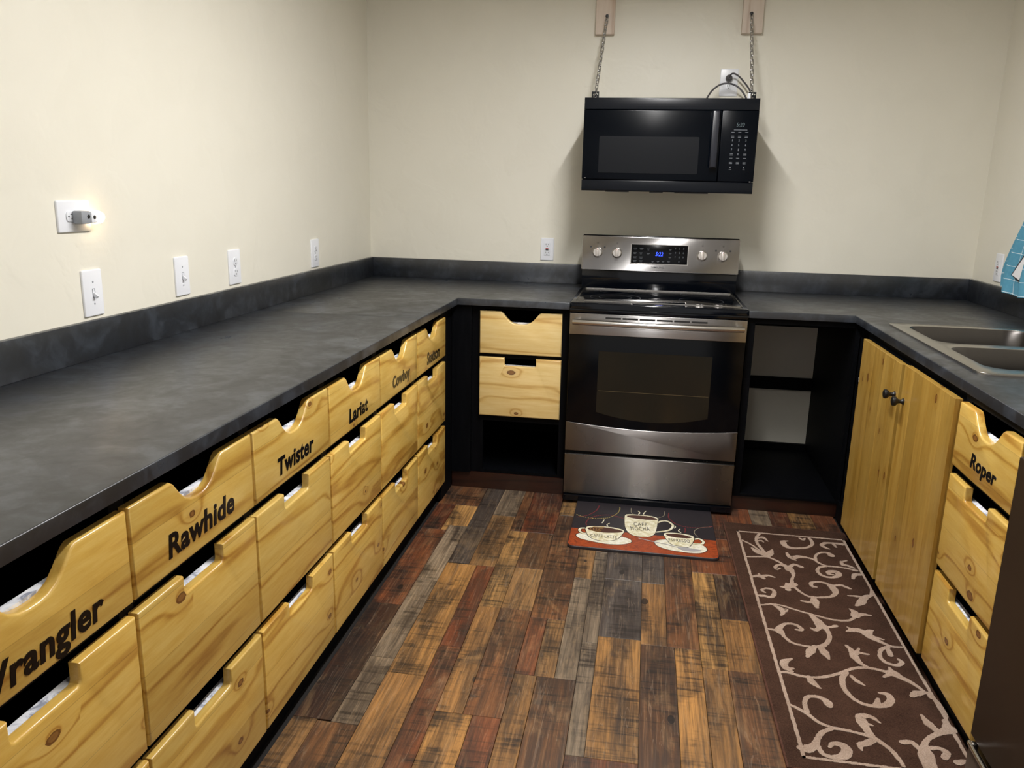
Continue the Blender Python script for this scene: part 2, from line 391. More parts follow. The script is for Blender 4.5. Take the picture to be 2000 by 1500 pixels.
STAVES = [
 (.637,.822,-.70,-.97,'brown'),(.637,.720,-.97,-1.25,'rustdark'),(.637,.745,-1.25,-1.893,'rust'),(.637,.745,-1.893,-2.525,'dark'),
 (.720,.822,-.97,-1.20,'gold'),(.745,.822,-1.20,-1.70,'gray'),(.745,.822,-1.70,-2.21,'gray'),(.745,.822,-2.21,-2.53,'gray'),(.720,.745,-1.20,-1.25,'gold'),
 (.637,.708,-2.525,-3.2,'mix'),(.708,.822,-2.53,-3.2,'umber'),
 (.822,.905,-.70,-1.54,'slate'),(.905,1.007,-.70,-1.05,'gray'),(.905,1.007,-1.05,-1.545,'mix'),
 (.822,.937,-1.545,-2.28,'tan'),(.937,1.007,-1.545,-2.11,'rustdark'),(.822,.937,-2.28,-3.1,'tandark'),(.937,1.007,-2.11,-3.1,'rust'),
 (1.007,1.05,-.70,-1.20,'brown'),(1.05,1.192,-.70,-1.20,'rustdark'),(1.007,1.084,-1.20,-1.844,'gold'),(1.084,1.192,-1.20,-1.53,'umber'),
 (1.084,1.192,-1.53,-1.844,'mix'),(1.007,1.084,-1.844,-2.43,'tandark'),(1.084,1.192,-1.844,-2.43,'brown'),(1.007,1.112,-2.43,-3.3,'tan'),(1.112,1.192,-2.43,-3.3,'rust'),
 (1.192,1.263,-.70,-.99,'gold'),(1.263,1.375,-.70,-.99,'brown'),(1.192,1.311,-.99,-1.884,'brown'),(1.311,1.375,-.99,-1.57,'mix'),
 (1.192,1.25,-1.884,-2.215,'rust'),(1.25,1.311,-1.884,-2.215,'mix'),(1.311,1.375,-1.57,-2.215,'gray'),
 (1.192,1.26,-2.215,-3.3,'tandark'),(1.26,1.375,-2.215,-3.3,'umber'),
 (1.375,1.424,-.70,-1.33,'mix'),(1.375,1.424,-1.33,-2.0,'gray'),(1.375,1.424,-2.0,-2.539,'gray'),(1.424,1.56,-.70,-1.55,'slate'),(1.424,1.56,-1.55,-1.956,'slate'),
 (1.424,1.56,-1.956,-2.539,'tan'),(1.375,1.56,-2.539,-3.3,'rust'),
 (1.56,1.643,-.70,-1.556,'slate'),(1.643,1.745,-.70,-1.977,'brown'),(1.56,1.643,-1.556,-1.977,'tandark'),(1.56,1.666,-1.977,-3.0,'umber'),(1.666,1.745,-1.977,-3.0,'tan'),
 (1.745,1.93,-.70,-1.10,'rustdark'),(1.745,1.93,-1.10,-1.43,'rust'),(1.745,1.825,-1.43,-2.073,'gold'),(1.825,1.93,-1.43,-1.763,'dark'),(1.825,1.93,-1.763,-2.073,'tandark'),
 (1.745,1.821,-2.073,-3.0,'tandark'),(1.821,1.93,-2.073,-3.0,'umber'),
 (1.93,2.03,-.70,-1.25,'rust'),(2.03,2.115,-.70,-1.6,'gray'),(2.115,2.20,-.70,-1.3,'rustdark'),(2.20,2.30,-.70,-1.25,'tan'),(2.30,2.40,-.70,-1.6,'rust'),
]
filled = {}
edges = [.637,.822,1.007,1.192,1.375,1.56,1.745,1.93,2.115,2.30,2.485]
tn = list(TONE)
def far_end(x):
    return min([s[3] for s in STAVES if s[0]-1e-4 <= x < s[1]-1e-4] or [-.70])
for a, b in zip(edges, edges[1:]):
    for (p, q) in ((a, a+.085), (a+.085, b)) if a > 1.9 else ((a, b),):
        xs = sorted(set([s[0] for s in STAVES if p-1e-4 <= s[0] < q-1e-4]+[p]))
        y = max(far_end((p+q)/2), -.70) if 0 else None
        # start below the lowest stave that overlaps this strip
        y = min([s[3] for s in STAVES if s[0] < q-1e-3 and s[1] > p+1e-3] or [-.70])
        for s in [s for s in STAVES if s[0] < q-1e-3 and s[1] > p+1e-3 and s[3] > y+1e-3]:
            lo = min([r[3] for r in STAVES if r[0] < s[1]-1e-3 and r[1] > s[0]+1e-3])
            if lo > y+1e-3 and abs(lo-s[3]) < 1e-6:
                x0, x1 = max(s[0], p), min(s[1], q)
                if (round(x0, 3), lo) not in filled:
                    filled[(round(x0, 3), lo)] = 1; STAVES.append((x0, x1, lo, y, rnd.choice(tn)))
        while y > -5.2:
            L = rnd.uniform(.5, 1.2); STAVES.append((p, q, y, y-L, rnd.choice(tn))); y -= L
for (x0, x1, ya, yb, tone) in STAVES:
    g = .0006
    o = mk('plank', B(x0+g, x1-g, yb+g, ya-g, -.008, 0, bev=.0009, seg=1), M_floor, floor, smooth=False)
    c = TONE[tone]; j = rnd.uniform(1.0, 1.18); o.color = srgb(*[min(255, k*j) for k in c])

# ------------------------------------------------------------------ countertops
ZS = .884   # underside of the slab
XL, XR, YB = .675, 2.385, -.772
SX0, SX1 = 1.189, 1.946
t = thing('countertop', (0, 0, ZS), 'dark slate laminate L-shaped worktop left of the stove, with low backsplash', 'countertop')
I4 = Matrix.Identity(4)
SEAM = -1.391
mk('slab', prism([(0.002, SEAM+.0004), (XL, SEAM+.0004), (XL, YB), (SX0-.006, YB), (SX0-.006, -.001), (.002, -.001)], [], I4, ZS, ZC, bev=.003), M_slate, t)
mk('slab', prism([(0.002, -3.75), (XL, -3.75), (XL, SEAM-.0004), (.002, SEAM-.0004)], [], I4, ZS, ZC, bev=.003), M_slate, t)
ZB = 1.018
mk('backsplash', B(0.001, .02, -3.75, -.0205, ZC, ZB, bev=.0015), M_slate, t)
mk('backsplash', B(0.001, SX0-.006, -.02, -.001, ZC, ZB, bev=.0015), M_slate, t)
t = thing('countertop', (W, 0, ZS), 'dark slate laminate L-shaped worktop right of the stove, with sink cut-out', 'countertop')
SINK = (2.452, 2.985, -1.908, -.982)
hole = [(2.475, -1.885), (2.96, -1.885), (2.96, -1.005), (2.475, -1.005)]
mk('slab', prism([(SX1+.006, -.001), (SX1+.006, YB), (XR, YB), (XR, -3.29), (W-.001, -3.29), (W-.001, -.001)], [hole], I4, ZS, ZC, bev=.003), M_slate, t)
mk('backsplash', B(SX1+.006, W-.001, -.02, -.001, ZC, ZB, bev=.0015), M_slate, t)
mk('backsplash', B(W-.02, W-.001, -3.29, -.0205, ZC, ZB, bev=.0015), M_slate, t)

# ------------------------------------------------------------------ sink
t = thing('sink', (2.7, -1.44, ZC), 'stainless steel double-bowl drop-in sink in the right worktop', 'sink')
bowls = [(2.502, 2.92, -1.415, -1.035), (2.502, 2.92, -1.84, -1.475)]
lp = [rrect(a, b, c, d, .07, 8) for a, b, c, d in bowls]
bm = prism(rrect(SINK[0], SINK[1], SINK[2], SINK[3], .03), lp, I4, ZC-.001, ZC+.007, bev=.0045)
mk('rim', bm, M_sink, t)
for (a, b, c, d) in bowls:
    bm = bmesh.new(); rings = []
    for k, (ins, z, r) in enumerate([(0, ZC+.005, .07), (.004, ZC-.004, .07), (.012, ZC-.06, .07), (.022, ZC-.15, .068), (.034, ZC-.172, .06), (.06, ZC-.182, .05), (.13, ZC-.186, .03)]):
        rings.append([bm.verts.new((x, y, z)) for x, y in rrect(a+ins, b-ins, c+ins, d-ins, r, 8)])
    for p, q in zip(rings, rings[1:]):
        for k in range(len(p)): bm.faces.new([p[k], p[(k+1) % len(p)], q[(k+1) % len(p)], q[k]])
    bm.faces.new(rings[-1])
    bmesh.ops.recalc_face_normals(bm, faces=bm.faces); bmesh.ops.reverse_faces(bm, faces=bm.faces)
    o = mk('bowl', bm, M_bowl, t, fix=False)
    mx = Matrix.Translation(((a+b)/2, (c+d)/2, ZC-.186))
    mk('drain', lathe(bmesh.new(), [(.042, 0), (.042, .003), (.034, .003), (.030, -.0), (.0, .0)], mx), M_steel2, o)

# ------------------------------------------------------------------ drawer fronts
def scoop(u0, u1, v0, v1, hw=.093, dep=.056):
    c = (u0+u1)/2
    P = [(u0, v0), (u1, v0), (u1, v1)]
    arc = [(hw, 0), (hw-.010, -.006), (hw-.030, -.030), (hw-.046, -.045), (.028, -.0535), (.010, -dep), (-.010, -dep), (-.028, -.0535), (-hw+.046, -.045), (-hw+.030, -.030), (-hw+.010, -.006), (-hw, 0)]
    return P+[(c+x, v1+y) for x, y in arc]+[(u0, v1)]
def slot(u0, u1, v0, v1, hw=.073, dep=.038):
    c = (u0+u1)/2; r = .008
    P = [(u0, v0), (u1, v0), (u1, v1), (c+hw, v1), (c+hw, v1-dep+r), (c+hw-.0025, v1-dep+.0025), (c+hw-r, v1-dep), (c-hw+r, v1-dep), (c-hw+.0025, v1-dep+.0025), (c-hw, v1-dep+r), (c-hw, v1)]
    return P+[(u0, v1)]
def front(parent, mf, shape, u0, u1, v0, v1, mat, word=None, box_side=1, th=.02):
    """a drawer: rounded pine front, the white-lined box behind it and its lettering; parent is a cabinet"""
    d = mk('drawer', prism((scoop if shape == 'scoop' else slot)(u0, u1, v0, v1), [], mf, 0, th, bev=.0055), mat, parent)
    # box behind the front
    e = .05 if shape == 'scoop' else .0375
    bm = bmesh.new()
    def bx(a, b, c, dd, w0, w1): add(bm, B(a, b, c, dd, w0, w1), mf)
    ua, ub = u0+.03, u1-.03; top = v1-e-.001
    bx(ua, ub, v0+.02, top+.001, -.015, -.0005)
    mk('liner', bm, M_liner, d, smooth=False); bm = bmesh.new()
    bx(ua, ub, v0+.02, top-.02, -.019, -.0155)
    bx(ua, ub, v0+.02, v0+.03, -.45, -.019); bx(ua, ua+.012, v0+.03, top-.02, -.45, -.019); bx(ub-.012, ub, v0+.03, top-.02, -.45, -.019); bx(ua, ub, v0+.02, top-.02, -.462, -.45)
    mk('drawer_box', bm, M_black, d, smooth=False)  # shade inside the drawer painted in: box takes the cabinet black
    if word:
        s, a, b, z0, h = word
        tb = text_bm(s, mf @ Matrix.Translation((0, 0, th-.0004)), a, z0, b-a, h, depth=.0015, bold=.026, bev=.004, shear=.10, spacing=1.05)
        mk('lettering', tb, M_letter, d)
    return d
def frame_body(parent, mf, u0, u1, v0, v1, openings, depth, th=.018, name='body', back=True):
    """black carcass: front frame with openings, sides, floor and back"""
    bm = prism([(u0, v0), (u1, v0), (u1, v1), (u0, v1)], [[(a, c), (b, c), (b, d), (a, d)] for a, b, c, d in openings], mf, -th, -.0004)
    def bx(a, b, c, dd, w0, w1): add(bm, B(a, b, c, dd, w0, w1), mf)
    bx(u0+.0005, u0+.012, v0, v1, -depth, -th); bx(u1-.012, u1-.0005, v0, v1, -depth, -th)
    bx(u0+.012, u1-.012, v0, v0+.012, -depth, -th)
    if back: bx(u0+.012, u1-.012, v0+.012, v1, -depth, -depth+.01)
    return mk(name, bm, M_black, parent, smooth=False)

ROWS = [('scoop', .681, .851), ('slot', .386, .654), ('slot', .098, .3605)]
XD = .663                       # plane of the left drawer fronts
mf = MF('L', XD-.02)
words = {0: ('Stetson', -1.252, -1.055, .700, .052), 1: ('Cowboy', -1.700, -1.492, .698, .056), 2: ('Lariat', -2.122, -1.958, .705, .045),
         3: ('Twister', -2.598, -2.385, .708, .046), 4: ('Rawhide', -3.055, -2.810, .709, .048), 5: ('Wrangler', -3.515, -3.240, .684, .062)}
lab = ['black base cabinet with three pine drawers, the nearest the far corner on the left',
       'base cabinet with pine drawers, top one reading Cowboy, on the left run',
       'base cabinet with pine drawers, top one reading Lariat, on the left run',
       'base cabinet with pine drawers, top one reading Twister, on the left run',
       'base cabinet with pine drawers, top one reading Rawhide, on the left run',
       'base cabinet with pine drawers, the nearest the camera on the left run']
Y0, DW = -.9423, .44345
for i in range(6):
    ya, yb = Y0-(i+1)*DW, Y0-i*DW
    c = thing('drawer_cabinet', (.33, (ya+yb)/2, 0), lab[i], 'cabinet', 'pine-fronted drawer cabinets')
    frame_body(c, mf, ya, yb, .098, ZS-.001, [(ya+.02, yb-.02, .700, .866), (ya+.02, yb-.02, .402, .664), (ya+.02, yb-.02, .115, .372)], .62)
    for j, (sh, v0, v1) in enumerate(ROWS):
        g = .0034; r = rnd.uniform(-.0015, .0015)
        front(c, mf, sh, ya+g, yb-g, v0, v1+r, M_wood_y, words.get(i) if j == 0 else None)
    mk('toe_board', B(.600, .618, ya, yb, 0.0, .0975), M_black, c, smooth=False)
# corner filler left
c = thing('corner_filler', (.3, -.8, 0), 'flat black filler panel in the left inside corner under the worktop', 'panel')
mk('panel', B(.625, .6425, -.9418, -.7505, .0, ZS-.001), M_black, c, smooth=False)
mk('panel', B(.644, .735, -.7505, -.7325, .0795, ZS-.001), M_black, c, smooth=False)

# cabinet between the corner and the stove
mf = MF('B', -.732)
c = thing('drawer_cabinet', (.96, -.4, 0), 'narrow base cabinet left of the stove with two pale pine drawers over an open cubby', 'cabinet', 'pine-fronted drawer cabinets')
u0, u1 = .7355, 1.182
frame_body(c, mf, u0, u1, .0795, ZS-.001, [(.795, 1.135, .695, .866), (.795, 1.135, .40, .640), (.79, 1.150, .0925, .338)], .70)
front(c, mf, 'scoop', .774, 1.150, .662, .858, M_wood_x)
front(c, mf, 'slot', .774, 1.152, .367, .645, M_wood_x)
bm = B(.748, 1.17, -.70, -.76+.02, .0915, .0925); mk('shelf', B(.748, 1.17, -1.42+.72, -.75+.02, .345, .357), M_black, c, smooth=False)
mk('toe_board', B(.644, 1.182, -.740, -.722, .0005, .079), M_toe, c, smooth=False); bm.free()

# open cabinet right of the stove
c = thing('open_cabinet', (2.17, -.4, 0), 'black open-backed cabinet right of the stove, wall showing through', 'cabinet')
mk('side_panel', B(1.955, 1.985, -.75, -.002, .0665, ZS-.001), M_black, c, smooth=False)
mk('side_panel', B(2.400, 2.418, -.75, -.002, .0665, ZS-.001), M_black, c, smooth=False)
mk('floor_board', B(1.985, 2.400, -.75, -.022, .0665, .0785, bev=.001), M_black, c, smooth=False)
mk('back_rail', B(1.985, 2.400, -.022, -.003, .0665, .112), M_black, c, smooth=False)
mk('back_rail', B(1.985, 2.400, -.022, -.003, .405, .470), M_black, c, smooth=False)
mk('top_rail', B(1.985, 2.400, -.75, -.731, .858, ZS-.001), M_black, c, smooth=False)
mk('back_rail', B(1.985, 2.400, -.022, -.003, .740, ZS-.001), M_black, c, smooth=False)
mk('toe_board', B(1.955, 2.418, -.742, -.724, .0005, .066), M_toe, c, smooth=False)

# ------------------------------------------------------------------ right run: shelves and doors under the sink
c = thing('sink_cabinet', (2.75, -1.45, 0), 'black sink cabinet with two tall pine doors and black knobs', 'cabinet')
bm = bmesh.new()
box(bm, 2.42, 3.08, -.772, -.760, .085, ZS-.001); box(bm, 2.42, 3.08, -1.995, -1.983, .085, ZS-.001); box(bm, 2.42, 3.08, -1.983, -.772, .085, .097)
box(bm, 3.07, 3.08, -1.983, -.772, .097, ZS-.001); box(bm, 2.401, 2.42, -1.995, -.95, .842, ZS-.001); box(bm, 2.401, 2.42, -1.995, -.96, .085, .105)
mk('body', bm, M_black, c, smooth=False)
mk('shelf', B(2.4205, 2.70, -1.95, -.7725, .610, .622, bev=.001), M_black, c, smooth=False)
mk('shelf', B(2.4205, 2.90, -1.95, -.7725, .338, .350, bev=.001), M_black, c, smooth=False)
mk('toe_board', B(2.4065, 2.4195, -1.995, -.752, 0.0005, .0845), M_black, c, smooth=False)
def door(y0, y1, z0, z1, x, ky, kz, widths):
    d = mk('door', B(x+.012, x+.0195, y0+.001, y1-.001, z0+.001, z1-.001), M_wood_z, c, smooth=False)
    tot = sum(widths); y = y1
    for k, wv in enumerate(widths):
        wy = (y1-y0)*wv/tot
        mk('board', B(x, x+.012, y-wy+.0003, y-.0003, z0, z1, bev=.0005, seg=1), M_wood_z, d, smooth=False); y -= wy
    mx = Matrix(((0, 0, -1, x), (0, 1, 0, ky), (1, 0, 0, kz), (0, 0, 0, 1)))
    mk('knob', lathe(bmesh.new(), [(.0105, 0), (.0105, .003), (.0075, .006), (.0065, .012), (.008, .018), (.0145, .024), (.0165, .030), (.015, .035), (.009, .0375), (0, .038)], mx, 20), M_iron, d)
door(-1.535, -1.04, .088, .862, 2.3585, -1.502, .752, [3, 2.4, 2, 1.6])
door(-2.012, -1.560, .088, .866, 2.3605, -1.592, .750, [1.6, 2.6, 2.0, 1.4])

mf = MF('R', 2.3925)
c = thing('drawer_cabinet', (2.72, -2.2, 0), 'base cabinet with pine drawers, top one reading Roper, on the right run', 'cabinet', 'pine-fronted drawer cabinets')
frame_body(c, mf, 2.000, 2.412, .080, ZS-.001, [(2.035, 2.38, .700, .866), (2.035, 2.38, .402, .664), (2.035, 2.38, .115, .360)], .66)
for j, (sh, v0, v1) in enumerate([('scoop', .681, .860), ('slot', .382, .655), ('slot', .080, .361)]):
    front(c, mf, sh, 2.016, 2.398, v0, v1, M_wood_y, ('Roper', 2.140, 2.300, .704, .050) if j == 0 else None)
mk('toe_board', B(2.4065, 2.4195, -2.412, -1.996, 0.0005, .0795), M_black, c, smooth=False)

# ------------------------------------------------------------------ dark appliance at the right edge
M_dkst = NT('brown_painted_reflection').set(Base_Color=srgb(44, 31, 19), Roughness=.42, Specular_IOR_Level=.25).m  # wood floor's reflection in the dark front painted in as brown base
c = thing('oven', (2.7, -2.9, 0), 'dark brown appliance front with chrome bar handle at the right edge', 'appliance')
YE = -2.552
mk('body', B(2.345, 3.06, YE-.70, YE-.004, .02, ZS-.004), M_gloss, c, smooth=False)
mk('door', B(2.30, 2.344, YE-.70, YE, .207, .874, bev=.004), M_dkst, c)
dr = mk('drawer', B(2.30, 2.344, YE-.70, YE, .055, .182, bev=.004), plain('dark_grey_enamel', srgb(62, 52, 44), .35), c)
bm = tube(bmesh.new(), [(2.297, YE-.012, .192), (2.295, YE-.1, .192), (2.295, YE-.6, .192), (2.297, YE-.69, .192)], .0062, 12)
for yy in (YE-.022, YE-.68): box(bm, 2.2955, 2.310, yy-.008, yy+.008, .1835, .2005, bev=.003)
mk('handle', bm, M_steel2, c)
for yy in (YE-.05, YE-.65):
    for xx in (2.42, 2.98): mk('foot', lathe(bmesh.new(), [(.018, 0), (.018, .008), (.010, .010), (.010, .0195)], Matrix.Translation((xx, yy, .0002)), 14), M_iron, c)
# the worktop's last bay is carried by an end panel beyond the appliance
c = tag(mk('end_panel', B(2.401, 3.07, -3.285, -3.265, 0.0005, ZS-.0005), M_black, smooth=False), 'black end panel carrying the near end of the right worktop', 'panel')

def B_(mx, a, b, c, d, h):
    o = bmesh.new(); add(o, B(a, b, c, d, 0, h), mx); return o

# ------------------------------------------------------------------ stove
c = thing('stove', (1.5675, -.45, 0), 'freestanding electric stove with black glass top, steel handle and drawer', 'stove')
FY = -.79
mk('body', B(SX0, SX1, FY+.015, -.20, .0365, .896), M_gloss, c, smooth=False)
mk('base', B(SX0+.003, SX1-.003, FY-.045, -.22, .0135, .036), M_gloss, c, smooth=False)
# cooktop frame and glass
bm = prism(rrect(SX0-.004, SX1+.004, -.808, -.215, .012, 4), [], I4, .8965, .9225, bev=.006)
top = mk('cooktop', bm, M_gloss, c)
mk('glass', prism(rrect(SX0+.022, SX1-.022, -.742, -.262, .012, 4), [], I4, .9225, .926, bev=.0015), M_cook, top)
bm = prism(rrect(SX0+.017, SX1-.017, -.747, -.257, .014, 4), [rrect(SX0+.0225, SX1-.0225, -.7415, -.2625, .012, 4)], I4, .9226, .9268)
mk('trim', bm, M_steel2, top)
M_ring = plain('grey_burner_print', srgb(62, 64, 68), .3)
def ring(cx, cy, r):
    n = 48; b = bmesh.new()
    a = [b.verts.new((cx+r*math.cos(2*PI*k/n), cy+r*math.sin(2*PI*k/n), .92615)) for k in range(n)]
    d = [b.verts.new((cx+(r-.0016)*math.cos(2*PI*k/n), cy+(r-.0016)*math.sin(2*PI*k/n), .92615)) for k in range(n)]
    for k in range(n): b.faces.new([a[k], a[(k+1) % n], d[(k+1) % n], d[k]])
    return b
for (cx, cy, r, r2) in [(1.375, -.60, .115, .075), (1.76, -.60, .10, .0), (1.375, -.365, .085, 0), (1.76, -.365, .085, 0)]:
    b = ring(cx, cy, r)
    if r2: add(b, ring(cx, cy, r2))
    mk('burner_ring', b, M_ring, top, smooth=False)
mk('front_lip', B(SX0-.002, SX1+.002, -.806, -.776, .8785, .8962, bev=.003), M_gloss, c)
# riser and control panel
mk('riser', B(SX0+.002, SX1-.002, -.262, -.205, .9228, 1.022, bev=.003), M_gloss, c)
T = Matrix.Translation((0, -.262, 1.016)) @ Matrix.Rotation(math.radians(-6), 4, 'X') @ Matrix(((1, 0, 0, 0), (0, 0, -1, 0), (0, 1, 0, 0), (0, 0, 0, 1)))
H = .168
panel = mk('control_panel', prism(rrect(SX0-.002, SX1+.002, 0, H, .006, 3), [], T, .0, .014, bev=.003), M_steelp, c)
bm = prism(rrect(SX0+.0, SX1, .001, H+.006, .006, 3), [], T, -.045, -.0005, bev=.003); mk('panel_housing', bm, M_gloss, c)
dz = .0142
dsp = mk('display', prism([(1.430, .040), (1.702, .040), (1.702, .131), (1.430, .131)], [], T @ Matrix.Translation((0, 0, dz-.001)), 0, .0016, bev=.0006), M_glass, panel)
mk('display_bezel', prism([(1.4265, .0365), (1.7055, .0365), (1.7055, .1345), (1.4265, .1345)], [[(1.4295, .0395), (1.7025, .0395), (1.7025, .1315), (1.4295, .1315)]], T @ Matrix.Translation((0, 0, dz-.001)), 0, .003), M_steel2, panel, smooth=False)
TD = T @ Matrix.Translation((0, 0, dz+.0007))
mk('clock_digits', text_bm('5:22', TD, 1.548, .078, .036, .019, depth=.0003, shear=.2), M_blue, panel, smooth=False)
bm = bmesh.new()
for r_ in range(4):
    for k_ in range(3):
        s = '123456789'[r_*3+k_] if r_ < 3 else ('-', '0', '=')[k_]
        if s in '-=': continue
        text_bm(s, TD, 1.641+k_*.019+(.0015 if s == '1' else 0), .113-r_*.021, .0016 if s == '1' else .0045, .0085, depth=.0003, bm=bm)
for (a, b, w_) in [(1.440, .112, .018), (1.470, .112, .018), (1.440, .090, .016), (1.470, .090, .014), (1.440, .070, .018), (1.470, .070, .018), (1.440, .052, .018), (1.470, .052, .018), (1.506, .110, .014), (1.506, .088, .014), (1.530, .052, .012), (1.556, .052, .012), (1.580, .052, .012), (1.606, .052, .014), (1.612, .072, .012), (1.612, .110, .012), (1.612, .092, .012)]:
    add(bm, B(a, a+w_, b, b+.0018, 0, .0003), TD); add(bm, B(a+.002, a+w_-.003, b-.005, b-.0038, 0, .0003), TD)
mk('key_print', bm, M_print2, panel, smooth=False, kind='stuff')
mk('maker_lettering', text_bm('SAMSUNG', T @ Matrix.Translation((0, 0, dz-.0003)), 1.530, .018, .062, .0088, depth=.0005, bold=.006), plain('dark_grey_print', srgb(40, 42, 46), .5), panel, smooth=False)
bm = bmesh.new()
for kx, burner in ((1.265, 1), (1.360, 0), (1.771, 0), (1.869, 1)):
    mx = T @ Matrix.Translation((kx, .086, dz))
    kb = mk('knob', lathe(bmesh.new(), [(.0255, 0), (.0255, .003), (.0235, .006), (.0215, .016), (.019, .018), (0, .018)], mx, 32), M_knob, panel)
    g = prism([(-.0065, -.0205), (.0065, -.0205), (.0075, -.014), (.0075, .016), (.005, .021), (-.005, .021), (-.0075, .016), (-.0075, -.014)], [], mx @ Matrix.Translation((0, 0, .017)), 0, .012, bev=.002)
    mk('grip', g, M_knob, panel); g = prism([(-.0015, .012), (.0015, .012), (.0015, .019), (-.0015, .019)], [], mx @ Matrix.Translation((0, 0, .0292)), 0, .0004)
    mk('pointer', g, M_red, panel, smooth=False)
    for a in range(-130, 131, 20):
        r_ = math.radians(a); x, y = math.sin(r_)*.031, math.cos(r_)*.031
        add(bm, B(kx+x-.0008, kx+x+.0008, .086+y-.0008, .086+y+.0008, 0, .0003), T @ Matrix.Translation((0, 0, dz-.0001)))
    if burner:
        for s_ in (-1, 1): add(bm, B(kx+s_*.034-.004, kx+s_*.034+.004, .109, .117, 0, .0003), T @ Matrix.Translation((0, 0, dz-.0001)))
    add(bm, prism([(math.cos(q*PI/8)*.0038+kx, math.sin(q*PI/8)*.0038+.134) for q in range(16)], [[(math.cos(q*PI/8)*.0026+kx, math.sin(q*PI/8)*.0026+.134) for q in range(16)]], T @ Matrix.Translation((0, 0, dz-.0001)), 0, .0003))
mk('dial_marks', bm, plain('black_dial_print', srgb(24, 24, 26), .5), panel, smooth=False, kind='stuff')

# oven door: steel head strip, handle, black glass, window, steel foot band
MB = MF('B', FY)
door_ = mk('oven_door', prism([(SX0+.001, .243), (SX1-.001, .243), (SX1-.001, .875), (SX0+.001, .875)], [], MB, -.014, .016, bev=.002), M_glass, c)
strip = mk('door_strip', prism([(SX0+.001, .783), (SX1-.001, .783), (SX1-.001, .8755), (SX0+.001, .8755)], [], MB, .0162, .0215, bev=.0012), M_steelp, door_)
for k in range(6):
    a = 1.345+k*.0735
    mk('vent_slot', B_(MB @ Matrix.Translation((0, 0, .0212)), a, a+.067, .856, .8635, .0007), M_slot, door_, smooth=False)
    mk('vent_lip', B_(MB @ Matrix.Translation((0, 0, .0212)), a, a+.067, .817, .8185, .0010), M_steel2, door_, smooth=False)
pts = []
for k in range(25):
    u = k/24; x = 1.205+u*(1.931-1.205); s = 1-(2*u-1)**2
    pts.append((x, FY-.045-.022*s, .841))
hb = tube(bmesh.new(), pts, .0125, 16, up=Vector((0, 0, 1)))
for x in (1.222, 1.914): box(hb, x-.012, x+.012, FY-.05, FY-.0216, .832, .850, bev=.003)
mk('handle', hb, M_steel2, door_)
# window
low = [(1.8125-(1.8125-1.322)*k/14, .433-.034*(1-(2*k/14-1)**2)) for k in range(15)]
M_win = NT('smoked_oven_window').set(Base_Color=srgb(26, 24, 17), Roughness=.12).m
mk('window', prism([(1.322, .711), (1.8125, .711)]+low, [], MB, .0161, .0169), M_win, door_, smooth=False)
mk('oven_rack', B(1.327, 1.808, FY-.0174, FY-.0169, .531, .5326), plain('rack_glimpse', srgb(92, 78, 52), .4), door_, smooth=False)
crv = [(SX1-.001-(SX1-SX0-.002)*k/16, .382-.021*(1-(2*k/16-1)**2)) for k in range(17)]
mk('foot_band', prism([(SX0+.001, .247), (SX1-.001, .247)]+crv, [], MB, .0162, .0225, bev=.0012), M_steel, door_)
d = mk('storage_drawer', prism([(SX0+.001, .038), (SX1-.001, .038), (SX1-.001, .228), (SX0+.001, .228)], [], MB, -.014, .0215, bev=.0025), M_steel, c)

# ------------------------------------------------------------------ microwave
M_mwtrim = plain('microwave_black_plastic', srgb(4, 8, 16), .26, 0, Specular_IOR_Level=.3); M_print3 = plain('dull_key_print', srgb(118, 124, 132), .5)
MX0, MX1, MY, MZ0, MZ1 = 1.192, 1.949, -.53, 1.400, 1.802
c = thing('microwave', (1.57, -.33, MZ0), 'black over-range microwave hanging on two chains above the stove', 'microwave')
mk('body', B(MX0+.004, MX1-.004, MY+.028, -.135, MZ0+.004, MZ1-.002, bev=.003), M_mwtrim, c)
MM = MF('B', MY+.02)
mk('top_grille', prism([(MX0, 1.752), (MX1, 1.752), (MX1, MZ1), (MX0, MZ1)], [], MM, -.008, .017, bev=.003), M_mwtrim, c)
mk('bottom_trim', prism([(MX0, MZ0), (MX1, MZ0), (MX1, 1.449), (MX0, 1.449)], [], MM, -.008, .018, bev=.004), M_mwtrim, c)
dr = mk('door', prism([(MX0, 1.4505), (1.792, 1.4505), (1.792, 1.7505), (MX0, 1.7505)], [], MM, -.008, .02, bev=.003), M_mwglass, c)
M_mesh = NT('grey_screened_window').set(Base_Color=srgb(14, 16, 20), Roughness=.3, Specular_IOR_Level=.2).m
mk('window', prism(rrect(1.265, 1.704, 1.480, 1.638, .004, 2), [], MM, .0201, .0212), M_mesh, dr, smooth=False)
bm = prism([(1.752, 1.508), (1.783, 1.508), (1.783, 1.748), (1.752, 1.748)], [], MM, .036, .050, bev=.006)
for v in (1.520, 1.730): add(bm, B(1.758, 1.777, v-.010, v+.010, .0202, .0365), MM)
mk('handle', bm, plain('satin_black_handle', srgb(24, 26, 34), .28), dr)
cp = mk('control_panel', prism([(1.794, 1.4505), (MX1, 1.4505), (MX1, 1.7505), (1.794, 1.7505)], [], MM, -.008, .0195, bev=.003), M_mwglass, c)
TP = MM @ Matrix.Translation((0, 0, .0196))
mk('clock_digits', text_bm('5:20', TP, 1.858, 1.684, .034, .016, depth=.0002, shear=.1), M_clock, cp, smooth=False)
mk('indicator_bar', prism([(1.848, 1.669), (1.905, 1.669), (1.905, 1.6715), (1.848, 1.6715)], [], TP, 0, .0003), M_print2, cp, smooth=False)
bm = bmesh.new()
cols = [1.845, 1.874, 1.903]
